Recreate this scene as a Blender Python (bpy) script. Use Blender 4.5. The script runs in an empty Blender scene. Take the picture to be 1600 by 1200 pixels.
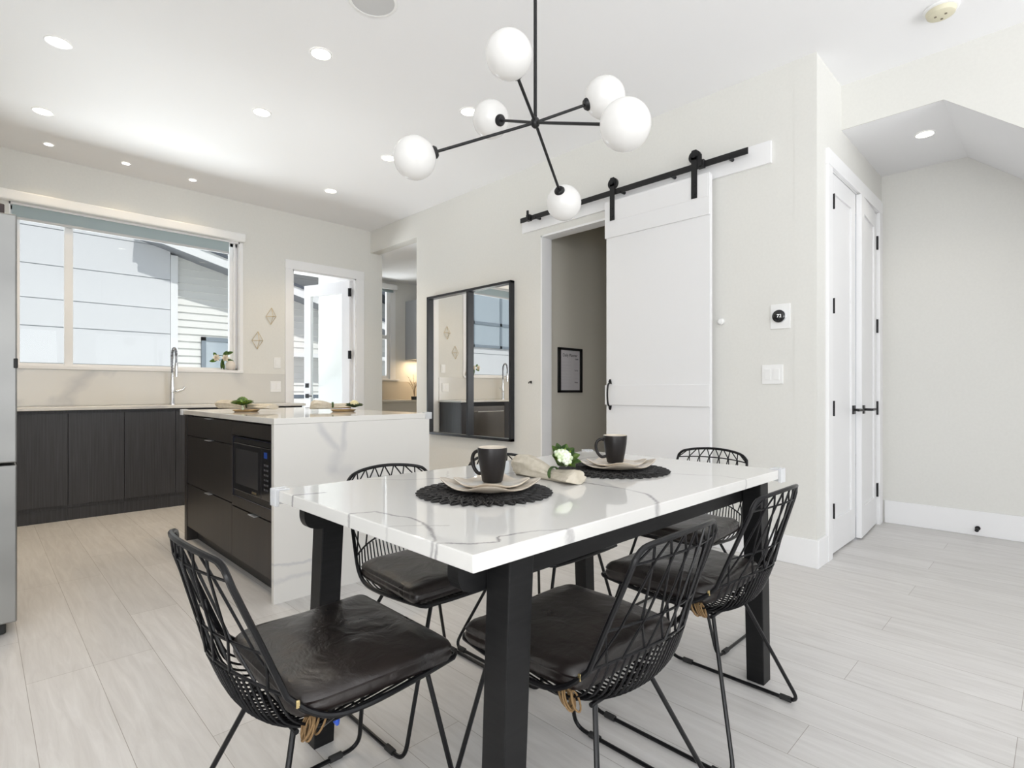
import bpy, bmesh, math, random
from mathutils import Vector, Matrix
random.seed(7)
PI = math.pi
C = bpy.context.scene.collection
S = bpy.context.scene

# ------------------------------------------------------------------ camera
TH = math.radians(44.54)                       # yaw of the view, measured from +Y towards +X
cam_d = bpy.data.cameras.new('camera'); cam = bpy.data.objects.new('camera', cam_d); C.objects.link(cam)
cam.location = (0, 0, 1.05)
cam.rotation_euler = (PI/2, 0, -TH)
cam_d.sensor_width = 36; cam_d.lens = 850/1600*36
cam_d.shift_y = 10/1600
cam_d.clip_start = 0.02
S.camera = cam
# ------------------------------------------------------------------ world, sun, exposure
S.view_settings.view_transform = 'Standard'; S.view_settings.look = 'None'
S.view_settings.gamma = 1; S.view_settings.use_curve_mapping = False
S.view_settings.exposure = 0.14
w = bpy.data.worlds.new('world'); S.world = w; w.use_nodes = True
nt = w.node_tree; nt.nodes.clear()
wo = nt.nodes.new('ShaderNodeOutputWorld'); bg = nt.nodes.new('ShaderNodeBackground')
tcw = nt.nodes.new('ShaderNodeTexCoord'); sep = nt.nodes.new('ShaderNodeSeparateXYZ'); rmp = nt.nodes.new('ShaderNodeValToRGB')
nt.links.new(tcw.outputs['Generated'], sep.inputs[0]); nt.links.new(sep.outputs[2], rmp.inputs[0])
rmp.color_ramp.elements[0].position = 0.0; rmp.color_ramp.elements[0].color = (.90, .94, 1, 1)
rmp.color_ramp.elements[1].position = 0.8; rmp.color_ramp.elements[1].color = (.60, .75, 1, 1)
nt.links.new(rmp.outputs[0], bg.inputs[0]); nt.links.new(bg.outputs[0], wo.inputs[0])
bg.inputs[1].default_value = 0.5
def lamp(name, kind, loc, rot=(0, 0, 0), energy=10, color=(1, 1, 1), **kw):
    d = bpy.data.lights.new(name, kind); d.energy = energy; d.color = color
    for k, v in kw.items(): setattr(d, k, v)
    o = bpy.data.objects.new(name, d); o.location = loc; o.rotation_euler = rot; C.objects.link(o)
    return o
sun = lamp('sun', 'SUN', (0, 0, 8), energy=2.45, color=(1, 0.97, 0.93), angle=math.radians(0.6))
sun.rotation_euler = Vector((-0.05, 0.62, -0.78)).to_track_quat('-Z', 'Y').to_euler()
# daylight entering through the living-room windows behind the camera and the left-hand one
DAY = (0.97, 0.985, 1.0)
lamp('daylight_back_window', 'AREA', (0.1, -3.96, 1.55), (PI/2+.50, 0, 0), 62, DAY, shape='RECTANGLE', size=2.5, size_y=2.1)
lamp('daylight_back_window_right', 'AREA', (3.3, -3.96, 1.55), (PI/2+.50, 0, 0), 34, DAY, shape='RECTANGLE', size=2.6, size_y=2.1)
lamp('daylight_side_window', 'AREA', (-2.56, -1.6, 1.6), (PI/2+.30, 0, -PI/2+.5), 100, DAY, shape='RECTANGLE', size=2.4, size_y=1.9)
gl = lamp('added_kitchen_fill', 'AREA', (0.9, 10.2, -0.6), energy=700, color=DAY, shape='RECTANGLE', size=7, size_y=1.8)  # unseen fill lamp added below the kitchen window to brighten the ceiling
gl.rotation_euler = Vector((0.0, -1, .15)).to_track_quat('-Z', 'Y').to_euler()

g2 = lamp('added_living_fill', 'AREA', (1.6, -8.0, -0.9), energy=440, color=DAY, shape='RECTANGLE', size=7, size_y=1.8)  # second added fill, outside the living-room windows, lifts the ceiling there
g2.rotation_euler = Vector((0.0, 1, .3)).to_track_quat('-Z', 'Y').to_euler()

# ------------------------------------------------------------------ helpers
ORG = {}
def mesh_of(bm, name, smooth=False):
    bmesh.ops.recalc_face_normals(bm, faces=bm.faces)
    me = bpy.data.meshes.new(name); bm.to_mesh(me); bm.free()
    if smooth:
        for p in me.polygons: p.use_smooth = True
    return me
def obj(name, bm, mat, parent=None, smooth=False, world=True):
    """one mesh object; world=True: vertices are in world space and get moved under the parent's origin"""
    if parent is not None and world:
        bmesh.ops.translate(bm, verts=bm.verts, vec=-ORG[parent.name])
    me = mesh_of(bm, name, smooth)
    o = bpy.data.objects.new(name, me); C.objects.link(o)
    if mat: me.materials.append(mat)
    if parent is not None:
        o.parent = parent; ORG[o.name] = ORG[parent.name]
    else: ORG[o.name] = Vector((0, 0, 0))
    if smooth:
        try: me.set_sharp_from_angle(angle=math.radians(42))
        except Exception: pass
    return o
def tag(o, label=None, cat=None, group=None, kind=None):
    if label: o['label'] = label
    if cat: o['category'] = cat
    if group: o['group'] = group
    if kind: o['kind'] = kind
    return o
def thing(name, label, cat, loc=(0, 0, 0), rz=0, group=None):
    o = bpy.data.objects.new(name, None); C.objects.link(o); o.location = loc; o.rotation_euler = (0, 0, rz)
    o.empty_display_size = .05
    ORG[o.name] = Vector(loc)
    return tag(o, label, cat, group)
def struct(name, bm, mat, parent=None, smooth=False):
    o = obj(name, bm, mat, parent, smooth)
    if parent is None: o['kind'] = 'structure'
    return o
def single(name, bm, mat, label, cat, group=None, smooth=False):
    """a top-level thing made of one mesh, with its origin at its base"""
    xs = [v.co for v in bm.verts]
    c = Vector(((min(v.x for v in xs)+max(v.x for v in xs))/2, (min(v.y for v in xs)+max(v.y for v in xs))/2, min(v.z for v in xs)))
    bmesh.ops.translate(bm, verts=bm.verts, vec=-c)
    o = obj(name, bm, mat, None, smooth); o.location = c
    return tag(o, label, cat, group)
def copy_tree(o, parent=None):
    c = o.copy(); C.objects.link(c); c.parent = parent
    for ch in list(o.children): copy_tree(ch, c)
    return c
def B(): return bmesh.new()
def box(bm, x0, x1, y0, y1, z0, z1, bev=0, seg=2):
    x0, x1 = sorted((x0, x1)); y0, y1 = sorted((y0, y1)); z0, z1 = sorted((z0, z1))
    r = bmesh.ops.create_cube(bm, size=1)
    vs = r['verts']
    for v in vs:
        v.co = Vector(((x0+x1)/2+v.co.x*(x1-x0), (y0+y1)/2+v.co.y*(y1-y0), (z0+z1)/2+v.co.z*(z1-z0)))
    if bev:
        es = list({e for v in vs for e in v.link_edges})
        bmesh.ops.bevel(bm, geom=es, offset=bev, segments=seg, profile=.5, affect='EDGES', clamp_overlap=True)
    return bm
def bx(*a, **k): return box(B(), *a, **k)
def boxes(*l, bev=0):
    bm = B()
    for a in l: box(bm, *a, bev=bev)
    return bm
def tube(bm, pts, r, n=8, closed=False, cap=True):
    pts = [Vector(p) for p in pts]; m = len(pts)
    tans = []
    for i in range(m):
        if closed: t = pts[(i+1) % m]-pts[i-1]
        else: t = pts[min(i+1, m-1)]-pts[max(i-1, 0)]
        tans.append(t.normalized() if t.length > 1e-9 else Vector((0, 0, 1)))
    up = Vector((0, 0, 1)) if abs(tans[0].z) < .9 else Vector((1, 0, 0))
    nrm = (up-tans[0]*up.dot(tans[0])).normalized()
    rings = []
    for i in range(m):
        t = tans[i]
        nrm = nrm-t*nrm.dot(t)
        nrm = nrm.normalized() if nrm.length > 1e-6 else t.orthogonal().normalized()
        b = t.cross(nrm)
        rr = r[i] if isinstance(r, (list, tuple)) else r
        rings.append([bm.verts.new(pts[i]+(nrm*math.cos(a)+b*math.sin(a))*rr) for a in [2*PI*k/n for k in range(n)]])
    rng = range(m) if closed else range(m-1)
    for i in rng:
        A, D = rings[i], rings[(i+1) % m]
        for k in range(n): bm.faces.new((A[k], A[(k+1) % n], D[(k+1) % n], D[k]))
    if cap and not closed:
        bm.faces.new(rings[0][::-1]); bm.faces.new(rings[-1])
    return bm
def spline(P, k=6, closed=False):
    P = [Vector(p) for p in P]; n = len(P); out = []
    rng = range(n) if closed else range(n-1)
    for i in rng:
        if closed: a, b, c, d = P[i-1], P[i], P[(i+1) % n], P[(i+2) % n]
        else: a, b, c, d = P[max(i-1, 0)], P[i], P[i+1], P[min(i+2, n-1)]
        for j in range(k):
            t = j/k
            out.append(.5*((2*b)+(c-a)*t+(2*a-5*b+4*c-d)*t*t+(3*b-a-3*c+d)*t**3))
    if not closed: out.append(P[-1])
    return out
def fillet(P, r, k=5, closed=False):
    P = [Vector(p) for p in P]; n = len(P); out = []
    for i in range(n):
        if not closed and i in (0, n-1): out.append(P[i]); continue
        a, b, c = P[i-1], P[i], P[(i+1) % n]
        u = (a-b); v = (c-b); rr = min(r, u.length*.45, v.length*.45)
        s, e = b+u.normalized()*rr, b+v.normalized()*rr
        for j in range(k+1):
            t = j/k; out.append((1-t)**2*s+2*t*(1-t)*b+t*t*e)
    return out
def lathe(bm, prof, c=(0, 0, 0), n=32, axis='z'):
    """prof: (radius, height) pairs"""
    rings = []; c = Vector(c)
    def P(r, h, a):
        if axis == 'z': return c+Vector((r*math.cos(a), r*math.sin(a), h))
        if axis == 'x': return c+Vector((h, r*math.cos(a), r*math.sin(a)))
        return c+Vector((r*math.cos(a), h, r*math.sin(a)))
    for r, h in prof:
        if r < 1e-6: rings.append([bm.verts.new(P(0, h, 0))])
        else: rings.append([bm.verts.new(P(r, h, 2*PI*k/n)) for k in range(n)])
    for A, D in zip(rings, rings[1:]):
        if len(A) == 1 and len(D) == 1: continue
        for k in range(n):
            k2 = (k+1) % n
            if len(A) == 1: bm.faces.new((A[0], D[k2], D[k]))
            elif len(D) == 1: bm.faces.new((A[k], A[k2], D[0]))
            else: bm.faces.new((A[k], A[k2], D[k2], D[k]))
    return bm
def cyl(bm, c, r, h, axis='z', n=24): return lathe(bm, [(0, 0), (r, 0), (r, h), (0, h)], c, n, axis)
def prism(bm, poly, a0, a1, axis='x'):
    """poly: 2D points; extruded along axis"""
    def P(p, a):
        if axis == 'x': return Vector((a, p[0], p[1]))
        if axis == 'y': return Vector((p[0], a, p[1]))
        return Vector((p[0], p[1], a))
    A = [bm.verts.new(P(p, a0)) for p in poly]; D = [bm.verts.new(P(p, a1)) for p in poly]
    n = len(poly)
    for i in range(n): bm.faces.new((A[i], A[(i+1) % n], D[(i+1) % n], D[i]))
    bm.faces.new(A[::-1]); bm.faces.new(D)
    return bm
def rotz(bm, ang, c):
    bmesh.ops.rotate(bm, verts=bm.verts, cent=Vector(c), matrix=Matrix.Rotation(ang, 3, 'Z')); return bm
def sphere(bm, c, r, sub=3, sc=(1, 1, 1)):
    g = bmesh.ops.create_icosphere(bm, subdivisions=sub, radius=r)
    for v in g['verts']: v.co = Vector(c)+Vector((v.co.x*sc[0], v.co.y*sc[1], v.co.z*sc[2]))
    return bm

# ------------------------------------------------------------------ materials
def mat(name, col, rough=.5, metal=0, spec=None, emit=None, estr=0, trans=0, ior=None, coat=0, alpha=1):
    m = bpy.data.materials.new(name); m.use_nodes = True
    b = m.node_tree.nodes['Principled BSDF']
    b.inputs['Base Color'].default_value = (*col, 1); b.inputs['Roughness'].default_value = rough
    b.inputs['Metallic'].default_value = metal
    if spec is not None: b.inputs['Specular IOR Level'].default_value = spec
    if emit: b.inputs['Emission Color'].default_value = (*emit, 1); b.inputs['Emission Strength'].default_value = estr
    if trans: b.inputs['Transmission Weight'].default_value = trans
    if ior: b.inputs['IOR'].default_value = ior
    if coat: b.inputs['Coat Weight'].default_value = coat; b.inputs['Coat Roughness'].default_value = .08
    return m
def nd(m, t, **k):
    n = m.node_tree.nodes.new(t)
    for a, v in k.items(): setattr(n, a, v)
    return n
def lk(m, a, b): m.node_tree.links.new(a, b)
def bsdf(m): return m.node_tree.nodes['Principled BSDF']
def noise_tint(m, c1, c2, scale=(1, 1, 1), nscale=3, detail=4, lo=.35, hi=.65, bump=0, bdist=.002, dist=0, rough=None):
    tc = nd(m, 'ShaderNodeTexCoord'); mp = nd(m, 'ShaderNodeMapping'); mp.inputs['Scale'].default_value = scale
    nz = nd(m, 'ShaderNodeTexNoise'); nz.inputs['Scale'].default_value = nscale; nz.inputs['Detail'].default_value = detail
    nz.inputs['Distortion'].default_value = dist
    rp = nd(m, 'ShaderNodeValToRGB'); rp.color_ramp.elements[0].position = lo; rp.color_ramp.elements[1].position = hi
    rp.color_ramp.elements[0].color = (*c1, 1); rp.color_ramp.elements[1].color = (*c2, 1)
    lk(m, tc.outputs['Object'], mp.inputs[0]); lk(m, mp.outputs[0], nz.inputs[0]); lk(m, nz.outputs[0], rp.inputs[0])
    lk(m, rp.outputs[0], bsdf(m).inputs['Base Color'])
    if bump:
        bp = nd(m, 'ShaderNodeBump'); bp.inputs['Strength'].default_value = bump; bp.inputs['Distance'].default_value = bdist
        lk(m, nz.outputs[0], bp.inputs['Height']); lk(m, bp.outputs[0], bsdf(m).inputs['Normal'])
    if rough:
        mr = nd(m, 'ShaderNodeMapRange'); mr.inputs[3].default_value = rough[0]; mr.inputs[4].default_value = rough[1]
        lk(m, nz.outputs[0], mr.inputs[0]); lk(m, mr.outputs[0], bsdf(m).inputs['Roughness'])
    return m
def bright(c, k): return tuple(min(1, v*k) for v in c)

M = {}
WALL = (.77, .764, .728)
M['wall'] = noise_tint(mat('wall_paint', WALL, .7), bright(WALL, .99), bright(WALL, 1.01), nscale=60, bump=.05, bdist=.0005)
M['ceil'] = mat('ceiling_paint', (.91, .91, .92), .8)
M['trim'] = mat('white_trim', (.90, .90, .905), .38)
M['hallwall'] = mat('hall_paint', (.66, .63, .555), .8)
M['door'] = mat('door_white', (.86, .86, .865), .42)
M['black'] = mat('black_metal', (.012, .012, .013), .4, 0, spec=.35)
M['blackwood'] = noise_tint(mat('black_wood', (.013, .013, .014), .45, spec=.28), (.005, .005, .0055), (.009, .009, .0095), (1, 1, 8), 12)
M['wire'] = mat('chair_wire', (.006, .006, .007), .3, 0, spec=.3)
M['chrome'] = mat('chrome', (.75, .76, .78), .12, 1)
M['coil'] = mat('faucet_coil', (.28, .29, .32), .3, 1)
M['brass'] = mat('brass_wire', (.62, .50, .30), .3, .9)
M['white_plastic'] = mat('white_plastic', (.90, .90, .89), .35)
M['grey_mesh'] = mat('speaker_grille', (.62, .62, .62), .8)
M['rubber'] = mat('rubber', (.02, .02, .02), .7)
M['glass'] = None
def glassmat(name, tint=(1, 1, 1), refl=.09):
    m = bpy.data.materials.new(name); m.use_nodes = True; n = m.node_tree; n.nodes.clear()
    o = n.nodes.new('ShaderNodeOutputMaterial'); t = n.nodes.new('ShaderNodeBsdfTransparent'); g = n.nodes.new('ShaderNodeBsdfGlossy')
    t.inputs[0].default_value = (*tint, 1); g.inputs['Roughness'].default_value = .01
    f = n.nodes.new('ShaderNodeFresnel'); f.inputs[0].default_value = 1.22
    mx = n.nodes.new('ShaderNodeMixShader')
    n.links.new(f.outputs[0], mx.inputs[0]); n.links.new(t.outputs[0], mx.inputs[1]); n.links.new(g.outputs[0], mx.inputs[2])
    n.links.new(mx.outputs[0], o.inputs[0]); return m
M['glass'] = glassmat('window_glass', (.97, .985, .98))
M['clear'] = mat('clear_plastic', (.9, .92, .95), .12, alpha=1); bsdf(M['clear']).inputs['Alpha'].default_value = .42
M['mirror'] = mat('mirror_glass', (.93, .93, .92), .01, 1)
M['pane_dark'] = mat('neighbour_glass', (.42, .48, .53), .08, .0, spec=.8)
M['globe'] = mat('opal_glass', (.60, .595, .58), .2, emit=(1, .97, .94), estr=.16)
M['lens'] = mat('downlight_lens', (1, 1, 1), .5, emit=(1, .94, .84), estr=7)
M['lens_s'] = mat('small_downlight_lens', (1, 1, 1), .5, emit=(1, .95, .88), estr=7)
M['stucco'] = mat('neighbour_panel', (.66, .665, .68), .8)
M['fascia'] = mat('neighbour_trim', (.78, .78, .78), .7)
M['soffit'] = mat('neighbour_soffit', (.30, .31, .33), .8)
M['siding'] = mat('neighbour_siding', (.74, .735, .71), .75)
M['roofdark'] = mat('roof_shingle', (.09, .10, .12), .8)
M['ground'] = noise_tint(mat('outdoor_ground', (.35, .35, .34), .9), (.3, .3, .29), (.4, .4, .39), nscale=4)

# stainless
m = M['steel'] = mat('stainless_steel', (.4, .4, .39), .4, .9)
noise_tint(m, (.24, .24, .235), (.32, .32, .31), (1, 1, 2.2), 1.2, 2, rough=(.36, .44))
m = M['steel_dark'] = mat('dishwasher_steel', (.30, .28, .26), .25, .9)
# dark veneer, vertical grain
m = M['veneer'] = noise_tint(mat('dark_veneer', (.04, .04, .045), .42), (.026, .026, .029), (.052, .052, .058), (60, 60, 1.6), 1.6, 6, .3, .7, bump=.15, bdist=.0006)
m = M['veneer_isl'] = noise_tint(mat('island_veneer', (.02, .018, .018), .40), (.013, .0115, .0115), (.026, .022, .021), (60, 60, 1.6), 1.6, 6, .3, .7, bump=.1, bdist=.0005)
# marble with thin veins
def veined(name, base, vein, scale, width, rough, broad=None, seed=0.0, mask=(.45, .62), stretch=(1, 1, 1)):
    m = mat(name, base, rough, spec=.5)
    tc = nd(m, 'ShaderNodeTexCoord'); mp = nd(m, 'ShaderNodeMapping'); mp.inputs['Location'].default_value = (seed, seed*1.7, seed*.6)
    mp.inputs['Scale'].default_value = stretch
    lk(m, tc.outputs['Object'], mp.inputs[0])
    n1 = nd(m, 'ShaderNodeTexNoise'); n1.inputs['Scale'].default_value = scale; n1.inputs['Detail'].default_value = 5; n1.inputs['Roughness'].default_value = .5; n1.inputs['Distortion'].default_value = .55
    n2 = nd(m, 'ShaderNodeTexNoise'); n2.inputs['Scale'].default_value = scale*1.3; n2.inputs['Detail'].default_value = 2
    lk(m, mp.outputs[0], n1.inputs[0]); lk(m, mp.outputs[0], n2.inputs[0])
    s = nd(m, 'ShaderNodeMath', operation='SUBTRACT'); s.inputs[1].default_value = .5
    a = nd(m, 'ShaderNodeMath', operation='ABSOLUTE'); r = nd(m, 'ShaderNodeMapRange')
    r.inputs[1].default_value = 0; r.inputs[2].default_value = width; r.inputs[3].default_value = 1; r.inputs[4].default_value = 0
    mk = nd(m, 'ShaderNodeMapRange'); mk.inputs[1].default_value = mask[0]; mk.inputs[2].default_value = mask[1]
    mu = nd(m, 'ShaderNodeMath', operation='MULTIPLY')
    mix = nd(m, 'ShaderNodeMixRGB'); mix.inputs[1].default_value = (*base, 1); mix.inputs[2].default_value = (*vein, 1)
    lk(m, n1.outputs[0], s.inputs[0]); lk(m, s.outputs[0], a.inputs[0]); lk(m, a.outputs[0], r.inputs[0])
    lk(m, n2.outputs[0], mk.inputs[0]); lk(m, r.outputs[0], mu.inputs[0]); lk(m, mk.outputs[0], mu.inputs[1])
    lk(m, mu.outputs[0], mix.inputs[0]); lk(m, mix.outputs[0], bsdf(m).inputs['Base Color'])
    return m
M['marble'] = veined('table_marble', (.76, .75, .72), (.22, .20, .21), 1.5, .022, .05, seed=4.3, mask=(.40, .50))
M['quartz'] = veined('island_quartz', (.74, .725, .69), (.56, .56, .56), .75, .05, .12, seed=2.1, mask=(.42, .5))
M['quartz_top'] = veined('island_quartz_top', (.76, .745, .71), (.60, .60, .60), .75, .04, .06, seed=2.1)
M['splash'] = veined('backsplash_quartz', (.70, .69, .66), (.56, .56, .56), .9, .05, .16, seed=6.4, mask=(.4, .5))
def vein_lines(name, base, vein, segs, amp, fscale, rough, plane='xy', cloud=None):
    """veins that run along given lines (metres, in the slab's own place), broken up by noise"""
    m = mat(name, base, rough, spec=.5)
    ge = nd(m, 'ShaderNodeNewGeometry'); n = nd(m, 'ShaderNodeTexNoise'); n.inputs['Scale'].default_value = fscale; n.inputs['Detail'].default_value = 5; n.inputs['Roughness'].default_value = .6
    lk(m, ge.outputs['Position'], n.inputs[0])
    sb = nd(m, 'ShaderNodeVectorMath', operation='SUBTRACT'); sb.inputs[1].default_value = (.5, .5, .5); lk(m, n.outputs['Color'], sb.inputs[0])
    sc = nd(m, 'ShaderNodeVectorMath', operation='SCALE'); sc.inputs['Scale'].default_value = amp; lk(m, sb.outputs[0], sc.inputs[0])
    ad = nd(m, 'ShaderNodeVectorMath', operation='ADD'); lk(m, ge.outputs['Position'], ad.inputs[0]); lk(m, sc.outputs[0], ad.inputs[1])
    fl = nd(m, 'ShaderNodeVectorMath', operation='MULTIPLY'); fl.inputs[1].default_value = (1, 1, 0) if plane == 'xy' else (1, 0, 1); lk(m, ad.outputs[0], fl.inputs[0])
    nw = nd(m, 'ShaderNodeTexNoise'); nw.inputs['Scale'].default_value = 5; lk(m, ge.outputs['Position'], nw.inputs[0])
    acc = None
    for a, b, wd, st in segs:
        if plane == 'xy': A, B_ = Vector((a[0], a[1], 0)), Vector((b[0], b[1], 0))
        else: A, B_ = Vector((a[0], 0, a[1])), Vector((b[0], 0, b[1]))
        ba = B_-A
        pa = nd(m, 'ShaderNodeVectorMath', operation='SUBTRACT'); pa.inputs[1].default_value = A; lk(m, fl.outputs[0], pa.inputs[0])
        dt = nd(m, 'ShaderNodeVectorMath', operation='DOT_PRODUCT'); dt.inputs[1].default_value = ba/ba.length_squared; lk(m, pa.outputs[0], dt.inputs[0])
        cl = nd(m, 'ShaderNodeMath', operation='ADD', use_clamp=True); cl.inputs[1].default_value = 0; lk(m, dt.outputs['Value'], cl.inputs[0])
        pr_ = nd(m, 'ShaderNodeVectorMath', operation='SCALE'); pr_.inputs[0].default_value = ba; lk(m, cl.outputs[0], pr_.inputs['Scale'])
        df = nd(m, 'ShaderNodeVectorMath', operation='DISTANCE'); lk(m, pa.outputs[0], df.inputs[0]); lk(m, pr_.outputs[0], df.inputs[1])
        mr = nd(m, 'ShaderNodeMapRange', interpolation_type='SMOOTHSTEP'); mr.inputs[1].default_value = 0; mr.inputs[2].default_value = wd; mr.inputs[3].default_value = st; mr.inputs[4].default_value = 0
        lk(m, df.outputs['Value'], mr.inputs[0])
        if acc is None: acc = mr
        else:
            mx_ = nd(m, 'ShaderNodeMath', operation='MAXIMUM'); lk(m, acc.outputs[0], mx_.inputs[0]); lk(m, mr.outputs[0], mx_.inputs[1]); acc = mx_
    mk = nd(m, 'ShaderNodeMapRange'); mk.inputs[1].default_value = .35; mk.inputs[2].default_value = .6; mk.inputs[3].default_value = .45; lk(m, nw.outputs[0], mk.inputs[0])
    mu = nd(m, 'ShaderNodeMath', operation='MULTIPLY'); lk(m, acc.outputs[0], mu.inputs[0]); lk(m, mk.outputs[0], mu.inputs[1])
    mix = nd(m, 'ShaderNodeMixRGB'); mix.inputs[1].default_value = (*base, 1); mix.inputs[2].default_value = (*vein, 1)
    lk(m, mu.outputs[0], mix.inputs[0]); lk(m, mix.outputs[0], bsdf(m).inputs['Base Color'])
    return m
def chain(pts, w_, s_): return [(a, b, w_, s_) for a, b in zip(pts, pts[1:])]
M['marble'] = vein_lines('table_marble', (.76, .75, .725), (.20, .185, .20),
    chain([(.70, 1.80), (.84, 1.66), (.99, 1.50), (1.17, 1.39), (1.5, 1.33), (1.75, 1.45), (2.0, 1.42)], .009, .55)
    + chain([(1.46, 1.40), (1.39, 1.25), (1.355, 1.10), (1.365, .96), (1.34, .82), (1.21, .70)], .010, .8)
    + chain([(.60, 1.19), (.682, 1.15), (.706, 1.05), (.687, .95), (.63, .86), (.60, .84)], .007, .8)
    + chain([(.60, .86), (.669, .783), (.717, .762), (.745, .79), (.80, .775), (.90, .72)], .006, .9)
    + chain([(1.69, 1.05), (1.75, .90), (1.80, .84), (1.78, .70)], .008, .6) + chain([(.60, 1.50), (.70, 1.47)], .010, .8)
    + chain([(.61, 1.02), (.66, .99), (.72, .93)], .006, .35) + chain([(1.05, 1.36), (1.2, 1.55)], .006, .3), .05, 9, .05)
M['quartz'] = vein_lines('island_quartz', (.74, .725, .69), (.53, .53, .54),
    chain([(1.235, .96), (1.30, .82), (1.365, .73), (1.36, .66)], .035, .75) + chain([(1.45, .96), (1.415, .84), (1.385, .73)], .03, .7)
    + chain([(1.365, .70), (1.355, .62), (1.44, .61)], .065, .85) + chain([(1.44, .61), (1.60, .56), (1.75, .46)], .04, .7) + chain([(1.0, .19), (1.15, .175), (1.30, .18)], .012, .7)
    + chain([(1.0, .10), (1.15, .12), (1.35, .10)], .02, .5), .10, 4, .14, 'xz')
# floor: planks along Y
m = M['floor'] = mat('plank_floor', (.6, .58, .55), .33, spec=.4)
tc = nd(m, 'ShaderNodeTexCoord'); mp = nd(m, 'ShaderNodeMapping'); mp.inputs['Rotation'].default_value = (0, 0, PI/2)
mp.inputs['Location'].default_value = (0.10, .193*40-.125, 0)
lk(m, tc.outputs['Object'], mp.inputs[0])
br = nd(m, 'ShaderNodeTexBrick'); br.offset = .37; br.offset_frequency = 3; br.squash = 1
br.inputs['Scale'].default_value = 1; br.inputs['Mortar Size'].default_value = .0011; br.inputs['Mortar Smooth'].default_value = .4
br.inputs['Bias'].default_value = 0; br.inputs['Brick Width'].default_value = 1.25; br.inputs['Row Height'].default_value = .193
br.inputs['Color1'].default_value = (.655, .64, .622, 1); br.inputs['Color2'].default_value = (.72, .705, .69, 1); br.inputs['Mortar'].default_value = (.36, .33, .30, 1)
lk(m, mp.outputs[0], br.inputs[0])
mp2 = nd(m, 'ShaderNodeMapping'); mp2.inputs['Scale'].default_value = (14, 1.3, 1); lk(m, tc.outputs['Object'], mp2.inputs[0])
nz = nd(m, 'ShaderNodeTexNoise'); nz.inputs['Scale'].default_value = 2.2; nz.inputs['Detail'].default_value = 7; nz.inputs['Roughness'].default_value = .62; nz.inputs['Distortion'].default_value = .8
lk(m, mp2.outputs[0], nz.inputs[0])
rp = nd(m, 'ShaderNodeValToRGB'); rp.color_ramp.elements[0].position = .3; rp.color_ramp.elements[1].position = .7
rp.color_ramp.elements[0].color = (.86, .85, .84, 1); rp.color_ramp.elements[1].color = (1.04, 1.04, 1.04, 1)
lk(m, nz.outputs[0], rp.inputs[0])
mx = nd(m, 'ShaderNodeMixRGB', blend_type='MULTIPLY'); mx.inputs[0].default_value = 1
lk(m, br.outputs[0], mx.inputs[1]); lk(m, rp.outputs[0], mx.inputs[2]); lk(m, mx.outputs[0], bsdf(m).inputs['Base Color'])
bp = nd(m, 'ShaderNodeBump'); bp.inputs['Strength'].default_value = .12; bp.inputs['Distance'].default_value = .001
lk(m, nz.outputs[0], bp.inputs['Height']); lk(m, bp.outputs[0], bsdf(m).inputs['Normal'])
# leather
m = M['leather'] = mat('dark_leather', (.03, .02, .018), .3, spec=.7)
noise_tint(m, (.008, .006, .006), (.020, .014, .012), (1, 1, 1), 5, 5, .35, .7, rough=(.18, .42))
nz = nd(m, 'ShaderNodeTexNoise'); nz.inputs['Scale'].default_value = 13; nz.inputs['Detail'].default_value = 7; nz.inputs['Distortion'].default_value = .5
tc = nd(m, 'ShaderNodeTexCoord'); lk(m, tc.outputs['Object'], nz.inputs[0])
bp = nd(m, 'ShaderNodeBump'); bp.inputs['Strength'].default_value = .75; bp.inputs['Distance'].default_value = .008
lk(m, nz.outputs[0], bp.inputs['Height']); lk(m, bp.outputs[0], bsdf(m).inputs['Normal'])
M['mug'] = mat('mug_glaze', (.014, .012, .012), .36, spec=.3)
M['cream'] = noise_tint(mat('cream_glaze', (.66, .58, .47), .2), (.60, .52, .42), (.72, .66, .57), nscale=8)
M['plate'] = noise_tint(mat('plate_glaze', (.62, .54, .44), .13), (.56, .47, .37), (.68, .61, .52), nscale=9)
M['underplate'] = mat('plate_underside', (.05, .04, .035), .4)
M['mat'] = mat('woven_black', (.012, .011, .011), .6)
M['linen'] = noise_tint(mat('linen', (.55, .50, .41), .85), (.50, .45, .36), (.60, .55, .46), nscale=40, bump=.3, bdist=.001)
M['leaf'] = noise_tint(mat('leaf_green', (.08, .16, .03), .5), (.035, .09, .02), (.17, .27, .05), nscale=45)
M['leaf_dark'] = noise_tint(mat('leaf_dark_green', (.03, .07, .02), .5), (.02, .05, .015), (.07, .13, .03), nscale=45)
M['leaf_lime'] = mat('leaf_lime', (.32, .46, .05), .5)
M['floret'] = noise_tint(mat('pale_floret', (.75, .80, .62), .6), (.55, .66, .38), (.86, .88, .78), nscale=70)
M['yellow_floret'] = mat('cream_floret', (.72, .66, .40), .6)
M['petal'] = mat('petal_cream', (.80, .72, .60), .6)
M['bamboo'] = mat('gold_plate', (.50, .34, .16), .35, .3)
M['vase'] = mat('white_ceramic', (.80, .74, .68), .4)
M['twine'] = mat('twine', (.20, .12, .05), .8)
M['bluetag'] = mat('blue_plastic', (.02, .09, .55), .4)
M['gold'] = mat('gold_clip', (.75, .6, .3), .25, 1)
M['blind'] = mat('shade_fabric', (.38, .46, .48), .6)
M['cab_grey'] = mat('grey_cabinet', (.42, .44, .47), .35)
M['beige_stone'] = mat('beige_stone', (.66, .60, .50), .4)
M['paper'] = mat('planner_paper', (.62, .60, .62), .6)
M['ink'] = mat('planner_ink', (.05, .05, .06), .7)
M['ink_light'] = mat('planner_line', (.42, .40, .43), .7)
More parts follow.
